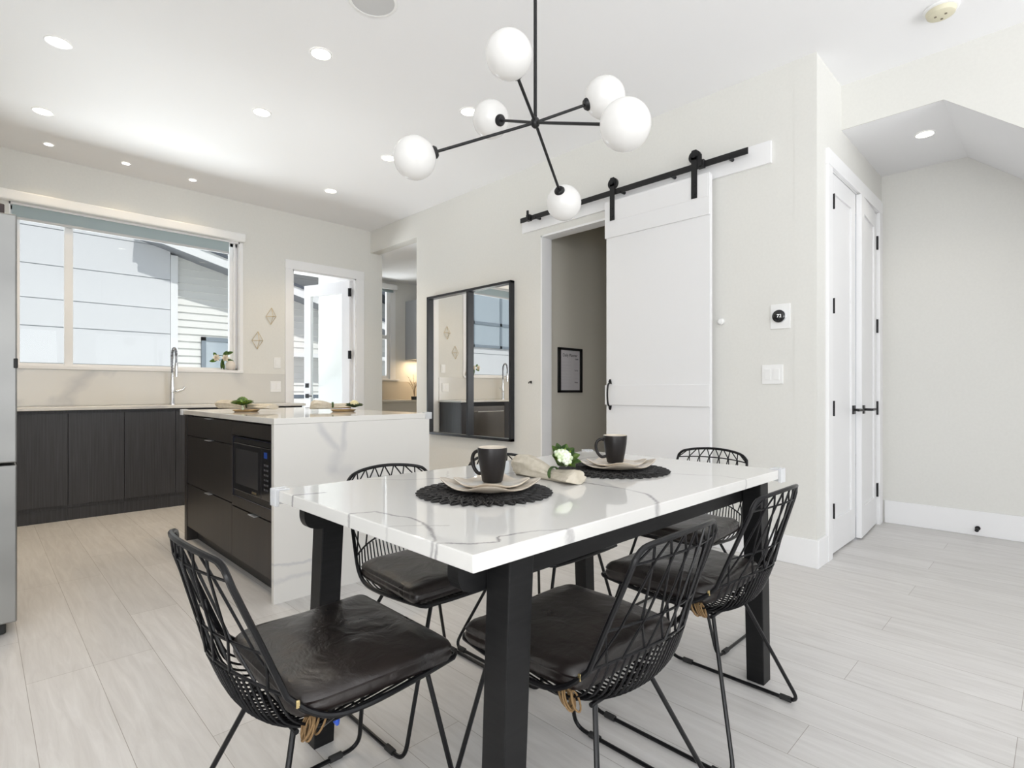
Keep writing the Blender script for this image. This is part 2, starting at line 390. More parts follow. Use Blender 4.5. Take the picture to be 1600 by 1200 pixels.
M['white_text'] = mat('display_text', (.8, .8, .8), .5, emit=(1, 1, 1), estr=.6)
M['oven_glass'] = mat('oven_glass', (.015, .015, .017), .08, spec=.6)
M['oven_edge'] = mat('oven_edge', (.06, .07, .12), .18, .8)
M['blue_led'] = mat('blue_display', (.01, .04, .2), .3, emit=(.05, .2, 1), estr=.05)
M['pull'] = mat('pull_metal', (.75, .78, .84), .3, .8)

# ================================================================== SETTING
XR, YB, HC = 3.535, 6.13, 3.05
struct('floor', boxes((-2.7, 5.4, -4.1, 7.65, -.12, 0)), M['floor'])
struct('ceiling', boxes((-2.7, 4.05, -4.1, 6.13, HC, HC+.15)), M['ceil'])
# back (kitchen) wall with window and door openings
struct('wall_back', boxes((-2.7, .19, YB, YB+.15, 0, HC), (.19, 1.99, YB, YB+.15, 0, 1.25), (.19, 1.99, YB, YB+.15, 2.62, HC),
    (1.99, 2.547, YB, YB+.15, 0, HC), (2.547, 3.332, YB, YB+.15, 2.42, HC), (3.332, 3.70, YB, YB+.15, 0, HC)), M['wall'])
# right wall (mirror, barn door) with two openings
struct('wall_right', boxes((XR, XR+.125, 1.15, 2.45, 0, HC), (XR, XR+.125, 2.45, 3.231, 2.41, HC), (XR, XR+.125, 3.231, 5.125, 0, HC),
    (XR, XR+.125, 5.125, YB, 2.776, HC)), M['wall'])
# closet wall
struct('wall_closet', boxes((XR, 3.80, 1.03, 1.15, 0, HC), (3.80, 5.03, 1.03, 1.15, 2.44, HC), (5.03, 5.17, 1.03, 1.15, 0, HC)), M['wall'])
struct('wall_alcove', boxes((5.17, 5.3, -4.0, 1.15, 0, 2.9)), M['wall'])
bm = B(); prism(bm, [(1.03, 2.76), (.50, 2.76), (-2.75, .05), (-4.0, .05), (-4.0, HC), (1.03, HC)], 4.05, 4.058, 'x')
struct('wall_header', bm, M['wall'])
# underside of the stair: flat ceiling over the alcove, then sloping down towards the camera side
bm = B(); prism(bm, [(1.03, 2.76), (.50, 2.76), (-2.75, .05), (-2.75, 3.05), (1.03, 3.05)], 4.0585, 5.17)
struct('ceiling_alcove', bm, M['ceil'])
struct('wall_left', boxes((-2.7, -2.6, -4.1, -2.9, 0, HC), (-2.7, -2.6, -.3, 2.95, 0, HC), (-2.7, -2.6, -2.9, -.3, 0, .6), (-2.7, -2.6, -2.9, -.3, 2.6, HC),
    (-2.6, -.85, 2.6, 3.0, 0, HC), (-2.7, -.85, 3.0, 6.13, 0, HC)), M['wall'])
struct('wall_living', boxes((-2.6, -1.2, -4.1, -4.0, 0, HC), (1.4, 2.0, -4.1, -4.0, 0, HC), (4.6, 5.3, -4.1, -4.0, 0, HC),
    (-1.2, 1.4, -4.1, -4.0, 0, .45), (2.0, 4.6, -4.1, -4.0, 0, .45), (-1.2, 1.4, -4.1, -4.0, 2.65, HC), (2.0, 4.6, -4.1, -4.0, 2.65, HC)), M['wall'])
for k, (a, b) in enumerate(((-1.2, 1.4), (2.0, 4.6))):
    struct('window_%d' % (k+3), boxes((a, a+.06, -4.08, -4.02, .45, 2.65), (b-.06, b, -4.08, -4.02, .45, 2.65), ((a+b)/2-.03, (a+b)/2+.03, -4.08, -4.02, .45, 2.65),
        (a, b, -4.08, -4.02, .45, .52), (a, b, -4.08, -4.02, 2.58, 2.65)), M['trim'])
# pantry nook behind the opening
struct('wall_pantry', boxes((3.56, 3.70, YB+.15, 7.65, -.1, 2.95), (3.70, 4.10, 7.5, 7.65, 0, 2.95), (4.77, 5.4, 7.5, 7.65, 0, 2.95), (4.10, 4.77, 7.5, 7.65, 0, 1.23),
    (4.10, 4.77, 7.5, 7.65, 2.74, 2.95), (5.3, 5.4, 4.8, 7.5, 0, 2.95), (3.66, 5.3, 4.8, 4.9, 0, 2.95)), M['wall'])
struct('ceiling_pantry', boxes((XR+.126, 5.3, 4.9, 7.5, 2.778, 2.95)), M['ceil'])
# hallway behind the barn door
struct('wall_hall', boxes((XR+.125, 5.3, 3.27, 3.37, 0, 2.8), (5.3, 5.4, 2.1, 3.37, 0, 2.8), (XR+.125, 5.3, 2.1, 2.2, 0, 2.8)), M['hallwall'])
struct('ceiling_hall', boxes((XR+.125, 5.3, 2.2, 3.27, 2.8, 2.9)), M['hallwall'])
# baseboards
def bboard(name, *bs):
    struct(name, boxes(*bs, bev=.003), M['trim'])
bboard('baseboard_right', (XR-.016, XR, 1.014, 2.45, 0, .166), (XR-.016, XR, 3.231, 5.125, 0, .166))
bboard('baseboard_alcove', (5.152, 5.17, -3.99, 1.008, 0, .177))
bboard('baseboard_closet', (XR, 3.713, 1.014, 1.03, 0, .166))
bboard('baseboard_back', (3.438, 3.69, YB-.016, YB, 0, .166))
# painted corner trim board at the end of the right wall
struct('trim_1', boxes((XR-.002, XR+.0, 1.026, 1.15, .166, HC), bev=0), M['wall'])
# ceiling-height casings
bm = B()
for a in ((2.461, 2.547, YB-.018, YB, 0, 2.42), (3.332, 3.436, YB-.018, YB, 0, 2.42), (2.460, 3.437, YB-.019, YB, 2.4205, 2.522)): box(bm, *a, bev=.002)
for a in ((2.547, 2.562, YB, YB+.15, 0, 2.42), (3.317, 3.332, YB, YB+.15, 0, 2.42), (2.547, 3.332, YB, YB+.15, 2.405, 2.42)): box(bm, *a)
struct('trim_2', bm, M['trim'])
bm = B()
for a in ((3.713, 3.80, 1.012, 1.03, 0, 2.44), (5.03, 5.117, 1.012, 1.03, 0, 2.44), (3.712, 5.118, 1.011, 1.03, 2.4405, 2.537)): box(bm, *a, bev=.002)
for a in ((3.80, 3.806, 1.03, 1.15, 0, 2.44), (5.024, 5.03, 1.03, 1.15, 0, 2.44), (3.80, 5.03, 1.03, 1.15, 2.434, 2.44)): box(bm, *a)
struct('trim_3', bm, M['trim'])
bm = B()      # jamb of the barn door opening
for a in ((XR-.001, XR+.125, 3.216, 3.232, 0, 2.41), (XR-.001, XR+.125, 2.449, 2.464, 0, 2.41), (XR-.001, XR+.125, 2.45, 3.231, 2.395, 2.411)): box(bm, *a)
struct('trim_4', bm, M['trim'])

# ---- kitchen window
win = bpy.data.objects.new('window_1', None); C.objects.link(win); ORG[win.name] = Vector((0, 0, 0)); win['kind'] = 'structure'
yf = YB+.055
bm = B()
for a in ((.19, .235, yf, yf+.06, 1.25, 2.62), (1.905, 1.99, yf, yf+.06, 1.25, 2.62), (.19, 1.99, yf, yf+.06, 1.25, 1.285), (.19, 1.99, yf, yf+.06, 2.565, 2.62), (.55, .61, yf-.015, yf+.05, 1.25, 2.62),
          (1.935, 1.955, yf-.02, yf, 1.27, 2.6), (.235, .26, yf+.01, yf+.05, 1.285, 2.565)): box(bm, *a, bev=.003)
for a in ((.19, .20, YB, yf, 1.25, 2.62), (1.975, 1.99, YB, yf, 1.25, 2.62), (.19, 1.99, YB, yf, 2.60, 2.62), (1.984, 2.016, YB-.012, YB+.001, 1.262, 2.612)): box(bm, *a)
obj('window_frame', bm, M['trim'], win)
obj('window_sill', bx(.19, 2.015, YB-.028, yf, 1.232, 1.262, bev=.004), M['trim'], win)
obj('pane', boxes((.26, .55, yf+.028, yf+.032, 1.285, 2.565), (.61, 1.905, yf+.028, yf+.032, 1.285, 2.565)), M['glass'], win)
t = thing('roller_shade', 'rolled up white roller shade in a cassette along the top of the wide kitchen window', 'window shade', (1.06, YB-.05, 2.61))
obj('cassette', bx(.1, 2.025, YB-.075, YB-.002, 2.615, 2.70, bev=.012), M['white_plastic'], t)
obj('fabric', bx(.21, 1.885, YB+.012, YB+.018, 2.50, 2.612), M['blind'], t)
obj('hem_bar', bx(.21, 1.885, YB+.004, YB+.026, 2.478, 2.502, bev=.004), mat('hem_grey', (.50, .52, .54), .5), t)
# ---- pantry window
win = bpy.data.objects.new('window_2', None); C.objects.link(win); ORG[win.name] = Vector((0, 0, 0)); win['kind'] = 'structure'
obj('window_frame', boxes((4.10, 4.15, 7.52, 7.58, 1.23, 2.74), (4.67, 4.77, 7.50, 7.58, 1.23, 2.74), (4.10, 4.77, 7.52, 7.58, 1.23, 1.28), (4.10, 4.77, 7.52, 7.58, 2.69, 2.74),
    (4.15, 4.67, 7.53, 7.57, 1.86, 1.92), (4.62, 4.67, 7.52, 7.56, 1.28, 2.69)), M['trim'], win)
obj('window_sill', bx(4.08, 4.82, 7.46, 7.52, 1.205, 1.232, bev=.003), M['trim'], win)
obj('pane', boxes((4.15, 4.62, 7.55, 7.554, 1.28, 2.69)), M['glass'], win)
t = thing('roller_shade', 'small white roller shade cassette above the narrow pantry window', 'window shade', (4.43, 7.44, 2.63))
obj('cassette', bx(4.06, 4.76, 7.42, 7.498, 2.64, 2.72, bev=.01), M['white_plastic'], t)
obj('fabric', bx(4.10, 4.72, 7.485, 7.489, 2.60, 2.642), M['blind'], t)

# ---- glazed exterior door, swung outwards
hx, hy = 3.300, 6.20
t = bpy.data.objects.new('door_1', None); C.objects.link(t); t.location = (hx, hy, .02); t.rotation_euler = (0, 0, math.radians(90+18.4)); t['kind'] = 'structure'; ORG[t.name] = Vector((0, 0, 0))
LW = .78
bm = B()
for a in ((0, .125, -.022, .022, 0, 2.385), (LW-.115, LW, -.022, .022, 0, 2.385), (.125, LW-.115, -.022, .022, 0, .28), (.125, LW-.115, -.022, .022, 2.24, 2.385)): box(bm, *a, bev=.002)
obj('door_frame', bm, M['door'], t, world=False)
obj('pane', boxes((.125, LW-.115, -.004, .004, .28, 2.24)), M['glass'], t, world=False)
obj('door_handle', boxes((LW-.085, LW-.03, .022, .03, .93, .985), (LW-.085, LW-.03, .022, .032, 1.065, 1.12), (LW-.16, LW-.05, .04, .052, .95, .965)), M['black'], t, world=False)
for z in (.35, 1.42, 2.19): obj('hinge', boxes((-.012, .012, .012, .035, z, z+.10), (-.03, .0, .02, .026, z, z+.10)), M['black'], t, world=False)

# ---- closet double doors
def closet_leaf(name, x0, x1, hinge_left, ang):
    hxx = x0 if hinge_left else x1
    t = bpy.data.objects.new(name, None); C.objects.link(t); t.location = (hxx, 1.05, .012); t.rotation_euler = (0, 0, ang); t['kind'] = 'structure'; ORG[t.name] = Vector((hxx, 1.05, .012))
    bm = B(); w = .098; y0, y1 = 1.034, 1.069
    for a in ((x0, x0+w, y0, y1, .012, 2.43), (x1-w, x1, y0, y1, .012, 2.43), (x0+w, x1-w, y0, y1, .012, .225), (x0+w, x1-w, y0, y1, 2.31, 2.43)): box(bm, *a, bev=.002)
    box(bm, x0+w-.002, x1-w+.002, y0+.012, y1-.012, .22, 2.315)
    obj('door_panel', bm, M['door'], t)
    zs = (.22, .86, 1.50, 2.15)
    for z in zs:
        xx = x0+.004 if hinge_left else x1+.010
        if hinge_left: z += .03; obj('hinge', bx(3.8015, 3.8085, 1.003, 1.036, z, z+.095), M['black'], t)
        else: obj('hinge', bx(xx-.022, xx+.016, y0-.012, y0+.002, z, z+.105), M['black'], t)
    hx_ = x1-.055 if hinge_left else x0+.055
    bm = B(); box(bm, hx_-.028, hx_+.028, y0-.008, y0, .885, .945, bev=.001)
    tube(bm, [(hx_, y0, .915), (hx_, y0-.05, .915)], .009)
    if hinge_left: box(bm, hx_-.11, hx_+.012, y0-.062, y0-.048, .907, .923, bev=.003)
    else: box(bm, hx_-.012, hx_+.115, y0-.062, y0-.048, .907, .923, bev=.003)
    obj('door_handle', bm, M['black'], t)
closet_leaf('door_2', 3.808, 4.412, True, 0)
closet_leaf('door_3', 4.42, 5.022, False, math.radians(3.4))

# ================================================================== OUTDOORS
struct('trim_5', boxes((1.2, 3.56, YB+.15, 8.1, -.15, -.02)), mat('deck_grey', (.55, .55, .54), .8))
single('outdoor_ground', boxes((-30, 40, 8.1, 40, -3.2, -3.0)), M['ground'], 'pale paved ground between the two houses, far below the kitchen window', 'ground')['kind'] = 'structure'
t = thing('balcony_railing', 'dark top rail and pickets of the balcony seen through the open glazed door', 'railing', (2.9, 8.05, 0))
obj('top_rail', bx(1.2, 3.74, 8.02, 8.07, .93, .985), mat('rail_grey', (.10, .12, .15), .5), t)
for x in (1.22, 2.45, 3.70): obj('post', bx(x, x+.04, 8.025, 8.065, -.15, .93), M['fascia'], t)
obj('rail_panel', bx(1.24, 3.7, 8.04, 8.05, 0, .86), glassmat('rail_glass', (.85, .88, .9)), t)

t = thing('neighbour_house', 'white panelled and lap sided house next door seen through the kitchen window', 'house', (2.4, 11, -3))
bm = B()                                                     # panel wall with open joints
zz = [-3, .90, 1.47, 2.035, 2.46, 2.98, 3.55, 4.1, 4.7, 5.3, 6.4]
for a, b in zip(zz, zz[1:]): 
    for x0, x1 in ((-7, -4.05), (-4.05, -1.05), (-1.05, 1.06), (1.07, 2.42)):
        box(bm, x0+.004, x1-.004, 10.98, 11.0, a+.007, b-.007)
obj('panel_wall', bm, M['stucco'], t)
obj('wall_backing', boxes((-7, 2.42, 11.0, 11.3, -3, 6.4)), mat('joint_grey', (.42, .44, .47), .8), t)
bm = B()                                                     # lap siding as a saw-tooth section
pts = []; z = -3.0
while z < 6.4: pts += [(11.10, z), (11.125, z+.129)]; z += .13
poly = pts+[(11.4, 6.4), (11.4, -3)]
prism(bm, poly, 2.42, 12, 'x'); obj('siding_wall', bm, M['siding'], t)
obj('corner_board', boxes((2.42, 2.53, 10.97, 11.1, -3, 3.42)), M['fascia'], t)
def nwin(x0, x1, z0, z1, y, mull=(), rails=()):
    fr = mat('window_grey', (.22, .26, .30), .5)
    f = .07; bm = B()
    for a in ((x0, x1, y-.03, y+.03, z0, z0+f), (x0, x1, y-.03, y+.03, z1-f, z1), (x0, x0+f, y-.03, y+.03, z0, z1), (x1-f, x1, y-.03, y+.03, z0, z1)): box(bm, *a)
    for mx_ in mull: box(bm, mx_-.04, mx_+.04, y-.03, y+.03, z0, z1)
    for r in rails: box(bm, x0, x1, y-.03, y+.03, r-.04, r+.04)
    o = obj('house_window', bm, fr, t); obj('house_pane', boxes((x0+f, x1-f, y-.012, y-.008, z0+f, z1-f)), M['pane_dark'], o)
nwin(2.93, 3.95, .2, 2.03, 11.08, (), (1.15,))
nwin(-3.9, -1.7, 2.2, 3.9, 10.97, (-3.3, -2.3), (2.85,))
nwin(-2.3, -1.5, .4, 1.45, 10.97)
# gable eave: fascia, soffit and shingles sloping down to the right
def slope(x): return 3.58-.262*(x-1.94)
bm = B(); ya, yb2 = 10.60, 11.12
def slab(bm, x0, x1, d0, d1, y0, y1):
    prism(bm, [(x0, slope(x0)+d0), (x1, slope(x1)+d0), (x1, slope(x1)+d1), (x0, slope(x0)+d1)], y0, y1, 'y')
slab(bm, 1.97, 12, 0, .17, ya-.03, ya); obj('fascia', bm, M['fascia'], t)
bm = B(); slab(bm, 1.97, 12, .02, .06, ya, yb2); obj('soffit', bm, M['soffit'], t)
bm = B(); slab(bm, 1.9, 12, .17, .22, ya-.06, yb2); obj('roof', bm, M['roofdark'], t)
bm = B(); slab(bm, 3.1, 12, .75, .83, ya-.06, yb2+1); obj('roof', bm, M['roofdark'], t)
bm = B(); box(bm, 4.1, 7, 10.7, 11.2, 1.72, 1.80); obj('eave', bm, M['fascia'], t)

# ================================================================== KITCHEN
# ---- fridge (its side shows at the left edge)
fx, fy = .124, 3.16
t = thing('refrigerator', 'stainless steel refrigerator cut off by the left edge of the picture', 'refrigerator', (-.27, 3.6, 0))
obj('body', bx(-.64, .045, fy, fy+.90, .055, 1.80, bev=.004), M['steel'], t)
d = obj('door', bx(.05, fx, fy, fy+.90, .74, 1.805, bev=.006), M['steel'], t)
hb = B(); tube(hb, [(fx, fy+.06, .86), (fx+.05, fy+.06, .86), (fx+.05, fy+.06, 1.6), (fx, fy+.06, 1.6)], .009)
d = obj('drawer', bx(.05, fx, fy, fy+.90, .055, .73, bev=.006), M['steel'], t)
obj('top_hinge', boxes((-.06, .06, fy+.02, fy+.10, 1.802, 1.83), (.02, .085, fy+.03, fy+.09, 1.805, 1.85), bev=.004), mat('hinge_black', (.03, .015, .015), .5), t)
obj('middle_hinge', bx(.112, fx+.003, fy-.003, fy+.03, 1.145, 1.188, bev=.004), M['rubber'], t)
obj('front_foot', boxes((-.02, .09, fy+.03, fy+.13, .005, .055), (-.06, .05, fy+.02, fy+.10, 0, .035), bev=.006), M['rubber'], t)
obj('rear_foot', bx(-.6, -.5, fy+.03, fy+.13, 0, .055, bev=.006), M['rubber'], t)

# ---- back counter run
CF = 5.62
single('kitchen_countertop', bx(-.84, 2.47, CF-.02, YB-.022, .89, .915, bev=.003), M['splash'], 'long pale quartz kitchen worktop along the back wall under the window', 'countertop')
single('backsplash', boxes((-.84, 2.455, YB-.02, YB-.001, .917, 1.231)), M['splash'], 'pale veined quartz backsplash slab between the worktop and the window', 'backsplash')
def cabinet(name, label, x0, x1, ndoor=1, gloss=False):
    t = thing(name, label, 'cabinet', ((x0+x1)/2, CF+.25, 0), group='dark base cabinets on the back wall')
    obj('carcass', boxes((x0, x1, CF+.03, YB-.03, .10, .888)), M['veneer'], t)
    obj('plinth', boxes((x0, x1, CF+.035, CF+.05, 0, .0985)), M['veneer'], t)
    wd = (x1-x0)/ndoor
    for k in range(ndoor):
        obj('door', bx(x0+k*wd+.0015, x0+(k+1)*wd-.0015, CF+.01, CF+.03, .128, .866, bev=.001), M['veneer'], t)
    return t
cabinet('base_cabinet', 'dark woodgrain base cabinet right beside the fridge, leftmost on the back wall', .155, .524)
cabinet('base_cabinet', 'dark woodgrain base cabinet door, second from the fridge on the back wall', .5245, .899)
cabinet('base_cabinet', 'dark woodgrain sink base cabinet under the gooseneck faucet', .8995, 1.66, 2)
cabinet('base_cabinet', 'narrow dark base cabinet at the right end of the worktop by the glazed door', 2.262, 2.45)
cabinet('base_cabinet', 'dark corner base cabinet hidden behind the fridge', -.60, .1545)
t = thing('dishwasher', 'brown steel dishwasher seen reflected in the black framed wall mirror', 'dishwasher', (1.96, CF+.25, 0))
obj('body', boxes((1.662, 2.26, CF+.03, YB-.03, .02, .885)), M['black'], t)
obj('control_panel', bx(1.665, 2.257, CF+.008, CF+.03, .835, .882, bev=.002), M['black'], t)
obj('door', bx(1.665, 2.257, CF, CF+.03, .10, .832, bev=.004), M['steel_dark'], t)
hb = B(); tube(hb, [(1.72, CF, .76), (1.72, CF-.035, .76), (2.2, CF-.035, .76), (2.2, CF, .76)], .008); obj('handle', hb, M['chrome'], t, True)
# faucet
FX, FY = 1.335, 6.00
t = thing('kitchen_faucet', 'chrome gooseneck kitchen faucet with coiled spout in front of the window', 'faucet', (FX, FY, .915))
bm = B(); lathe(bm, [(0, .915), (.028, .915), (.028, .925), (.022, .94), (.020, 1.08), (.016, 1.16), (.013, 1.22), (0, 1.22)], (FX, FY, 0), 20); obj('body', bm, M['chrome'], t, True)
bm = B(); arc = [(FX, FY, 1.22), (FX, FY, 1.34)]+[(FX+.01*(1-math.cos(a))/2, FY-.052+.052*math.cos(a), 1.375+.075*math.sin(a)) for a in [PI*k/10 for k in range(0, 11)]]+[(FX+.010, FY-.104, 1.30)]
arc = spline(arc, 6); tube(bm, arc, .0075, 8)
hel = []
for i in range(len(arc)-1):
    for j in range(4):
        u = j/4; p = Vector(arc[i]).lerp(Vector(arc[i+1]), u); tdir = (Vector(arc[i+1])-Vector(arc[i])).normalized()
        s1 = tdir.orthogonal().normalized(); s2 = tdir.cross(s1); a = (i*4+j)*1.3
        hel.append(p+(s1*math.cos(a)+s2*math.sin(a))*.0105)
tube(bm, hel, .0028, 5); obj('coil_spout', bm, M['coil'], t, True)
bm = B(); tube(bm, [(FX+.01, FY-.104, 1.31), (FX+.01, FY-.104, 1.27), (FX+.01, FY-.104, 1.18)], [.013, .016, .014], 12); tube(bm, [(FX, FY, 1.255), (FX+.01, FY-.104, 1.262)], .006); obj('spray_head', bm, M['chrome'], t, True)
bm = B(); tube(bm, [(FX, FY, 1.03), (FX+.045, FY-.02, 1.045), (FX+.085, FY-.035, 1.06), (FX+.10, FY-.04, 1.085)], [.017, .017, .012, .008], 10); obj('lever_handle', bm, M['chrome'], t, True)
# vase with lilies on the sill
vx, vy = 1.835, YB-.0
t = thing('flower_vase', 'round off white vase with leaning lilies at the right end of the window sill', 'vase', (vx, vy+.02, 1.262))
bm = B(); lathe(bm, [(0, .0), (.022, .001), (.04, .015), (.050, .045), (.044, .075), (.026, .093), (.018, .097), (.014, .09), (0, .085)], (vx+.06, vy+.0, 1.262), 28); obj('vase_body', bm, M['vase'], t, True)
def leaf(bm, p0, d, ln, wd, up=(0, 0, 1), droop=.3, fold=.15, n=6):
    p0 = Vector(p0); d = Vector(d).normalized(); up = Vector(up); s = d.cross(up)
    s = s.normalized() if s.length > 1e-4 else Vector((1, 0, 0)); u = s.cross(d).normalized()
    L, Mm, R_ = [], [], []
    for i in range(n+1):
        tt = i/n; ww = wd*math.sin(PI*min(1, tt*.92+.06))**.8*.5
        c = p0+d*ln*tt-Vector((0, 0, 1))*droop*ln*tt*tt
        Mm.append(bm.verts.new(c)); L.append(bm.verts.new(c-s*ww+u*ww*fold)); R_.append(bm.verts.new(c+s*ww+u*ww*fold))
    for i in range(n):
        bm.faces.new((L[i], Mm[i], Mm[i+1], L[i+1])); bm.faces.new((Mm[i], R_[i], R_[i+1], Mm[i+1]))
    # thickness
def thick(bm, th=.001):
    bmesh.ops.solidify(bm, geom=bm.faces[:], thickness=th); return bm
bm = B()
tube(bm, spline([(vx+.06, vy, 1.33), (vx+.03, vy-.01, 1.39), (vx-.03, vy-.01, 1.41), (vx-.08, vy-.015, 1.40)], 5), .0035, 6)
tube(bm, spline([(vx+.05, vy, 1.34), (vx-.01, vy, 1.37), (vx-.05, vy-.01, 1.36)], 5), .003, 6)
obj('stem', bm, M['leaf_dark'], t, True)
bm = B()
for p, d_, l in (((vx-.0, vy, 1.42), (1, .1, .5), .10), ((vx-.01, vy, 1.38), (-.2, 0, -1), .10), ((vx-.07, vy, 1.36), (-1, 0, -.1), .07), ((vx+.02, vy, 1.36), (1, 0, .1), .07), ((vx-.01, vy, 1.40), (.5, 0, .9), .08), ((vx-.08, vy, 1.40), (-.4, 0, .9), .05), ((vx-.03, vy-.01, 1.36), (.3, 0, -1), .09)):
    leaf(bm, p, d_, l, .035, up=(0, -1, .2), droop=.1)
obj('foliage', thick(bm), M['leaf'], t)
bm = B()
for cx, cz in ((vx+.0, 1.385), (vx-.085, 1.385)):
    for k in range(6):
        a = k*PI/3; leaf(bm, (cx, vy-.02, cz), (math.cos(a), -.6, math.sin(a)), .045, .026, up=(0, -1, 0), droop=0)
obj('lily_bloom', thick(bm), M['petal'], t)

# ---- wall ornaments, switch plates on the back wall
def himmeli(label, cx, cz, hh, ww):
    y = YB-.012; pts = dict(t=(cx+.005, y, cz+hh/2), l=(cx-ww/2, y, cz-.005), r=(cx+ww/2, y, cz), b=(cx-.004, y, cz-hh/2), f=(cx+.006, y-.035, cz-.004))
    bm = B()
    for a, b in ('tl', 'tr', 'lb', 'rb', 'lr', 'tf', 'bf', 'lf', 'rf'): tube(bm, [pts[a], pts[b]], .0022, 6)
    single('wire_ornament', bm, M['brass'], label, 'wall ornament', 'brass wire diamonds')
himmeli('thin brass wire diamond ornament, the upper one, nearer the glazed door', 2.307, 1.865, .185, .11)
himmeli('thin brass wire diamond ornament, the lower one, nearer the window', 2.163, 1.592, .188, .115)
def plate_back(name, label, cat, cx, cz, w=.075, h=.12, y=YB-.0015):
    t = thing(name, label, cat, (cx, y, cz-h/2))
    obj('cover_plate', bx(cx-w/2, cx+w/2, y-.006, y, cz-h/2, cz+h/2, bev=.002), M['white_plastic'], t)
    return t
t = plate_back('light_switch', 'single white light switch on the back wall left of the glazed door', 'switch', 2.375, 1.355)
obj('rocker', bx(2.358, 2.392, YB-.011, YB-.007, 1.322, 1.388, bev=.001), M['white_plastic'], t)
t = plate_back('power_outlet', 'white power outlet set in the backsplash left of the glazed door', 'outlet', 2.35, 1.093, .115, .12, YB-.0215)
obj('socket_face', boxes((2.303, 2.345, YB-.031, YB-.0275, 1.06, 1.126), (2.355, 2.397, YB-.031, YB-.0275, 1.06, 1.126), bev=.001), M['trim'], t)

# ---- pantry furniture
t = thing('wall_cabinet', 'light grey handleless wall cabinet in the nook behind the opening', 'wall cabinet', (5.12, 7.3, 1.55))
obj('carcass', boxes((4.952, 5.295, 7.14, 7.495, 1.545, 2.49)), M['cab_grey'], t)
obj('door', bx(4.95, 5.295, 7.12, 7.138, 1.543, 2.492, bev=.002), M['cab_grey'], t)
t = thing('nook_counter', 'beige stone worktop with cabinet in the nook behind the opening', 'counter', (4.5, 7.2, 0))
obj('worktop', bx(3.72, 5.295, 6.88, 7.495, .875, .905, bev=.003), M['beige_stone'], t)
obj('cabinet_body', boxes((3.72, 5.295, 6.91, 7.495, .0, .873)), M['beige_stone'], t)
obj('upstand', boxes((3.72, 5.295, 7.48, 7.498, .906, 1.19)), M['beige_stone'], t)
t = thing('dried_plant', 'small dried branch in a dark pot on the nook counter at the opening edge', 'plant', (4.82, 7.05, .905))
bm = B(); lathe(bm, [(0, 0), (.045, 0), (.05, .05), (.045, .05), (0, .045)], (4.82, 7.05, .906), 20); obj('pot', bm, M['rubber'], t, True)
bm = B(); bl = B()
for k in range(9):
    a = random.uniform(0, 2*PI); e = random.uniform(.2, .34); o_ = Vector((math.cos(a)*.10, math.sin(a)*.10, e))
    P = Vector((4.82, 7.05, .95)); Q = spline([P, P+Vector((o_.x*.3, o_.y*.3, e*.6)), P+o_], 4); tube(bm, Q, .002, 5)
    for j in range(5): leaf(bl, Q[-1-j], (math.cos(a+j*1.8), math.sin(a+j*1.8), .4), .035, .016)
obj('stem', bm, M['twine'], t); obj('foliage', thick(bl), mat('dried_leaf', (.18, .15, .07), .7), t)
lamp('under_cabinet_lamp', 'AREA', (5.1, 7.3, 1.53), (0, 0, 0), 2.6, (1, .74, .45), shape='RECTANGLE', size=.3, size_y=.2)
lamp('pantry_window_daylight', 'AREA', (4.4, 7.70, 2.0), (-PI/2, 0, 0), 6, DAY, shape='RECTANGLE', size=.5, size_y=1.3)

# ---- island
IX0, IX1, IY0, IY1 = 1.045, 1.965, 2.715, 4.36
t = thing('kitchen_island', 'dark wood kitchen island with veined white quartz top and waterfall end', 'kitchen island', ((IX0+IX1)/2, (IY0+IY1)/2, 0))
obj('worktop', bx(IX0-.008, IX1, IY0, IY1+.02, .882, .912, bev=.002), M['quartz_top'], t)
obj('waterfall_panel', bx(IX0-.008, IX1, IY0, IY0+.032, 0, .8815, bev=.001), M['quartz'], t)
obj('end_panel', boxes((IX0+.002, IX1-.3, IY1-.055, IY1, 0, .881)), M['veneer_isl'], t)
obj('carcass', boxes((IX0+.045, IX1-.3, IY0+.033, IY1-.056, .10, .881)), M['veneer_isl'], t)
obj('plinth', boxes((IX0+.07, IX0+.085, IY0+.033, IY1-.056, 0, .0985)), M['veneer_isl'], t)
def front(y0, y1, z0, z1, pull=None, name='drawer'):
    d = obj(name, bx(IX0+.005, IX0+.024, y0+.0015, y1-.0015, z0+.002, z1-.002, bev=.001), M['veneer_isl'], t)
    if pull: obj('pull', bx(IX0-.012, IX0+.02, pull-.045, pull+.045, z1-.004, z1-.0005, bev=.0008), M['pull'], d)
    return d
ys = 3.372
front(ys, IY1-.056, .738, .872, 3.80)
front(ys, IY1-.056, .402, .735, 3.80)
front(ys, IY1-.056, .10, .399, 3.80)
front(IY0+.034, ys, .10, .388, 3.02)
front(IY0+.034, ys, .795, .872, None, 'filler_panel')
front(IY0+.034, ys, .391, .452, None, 'filler_panel')
obj('stile', boxes((IX0+.005, IX0+.024, ys-.035, ys-.002, .455, .792)), M['veneer_isl'], t)
obj('stile', boxes((IX0+.005, IX0+.024, IY0+.034, IY0+.045, .455, .792)), M['veneer_isl'], t)
y0, y1 = IY0+.048, ys-.04
t = thing('microwave_oven', 'black built-in microwave set in the side of the kitchen island', 'microwave', (IX0, (y0+y1)/2, .456))
obj('trim_frame', boxes((IX0+.002, IX0+.022, y0, y1, .758, .79), (IX0+.002, IX0+.022, y0, y1, .456, .49), (IX0+.002, IX0+.022, y1-.012, y1, .49, .758), bev=.001), M['black'], t)
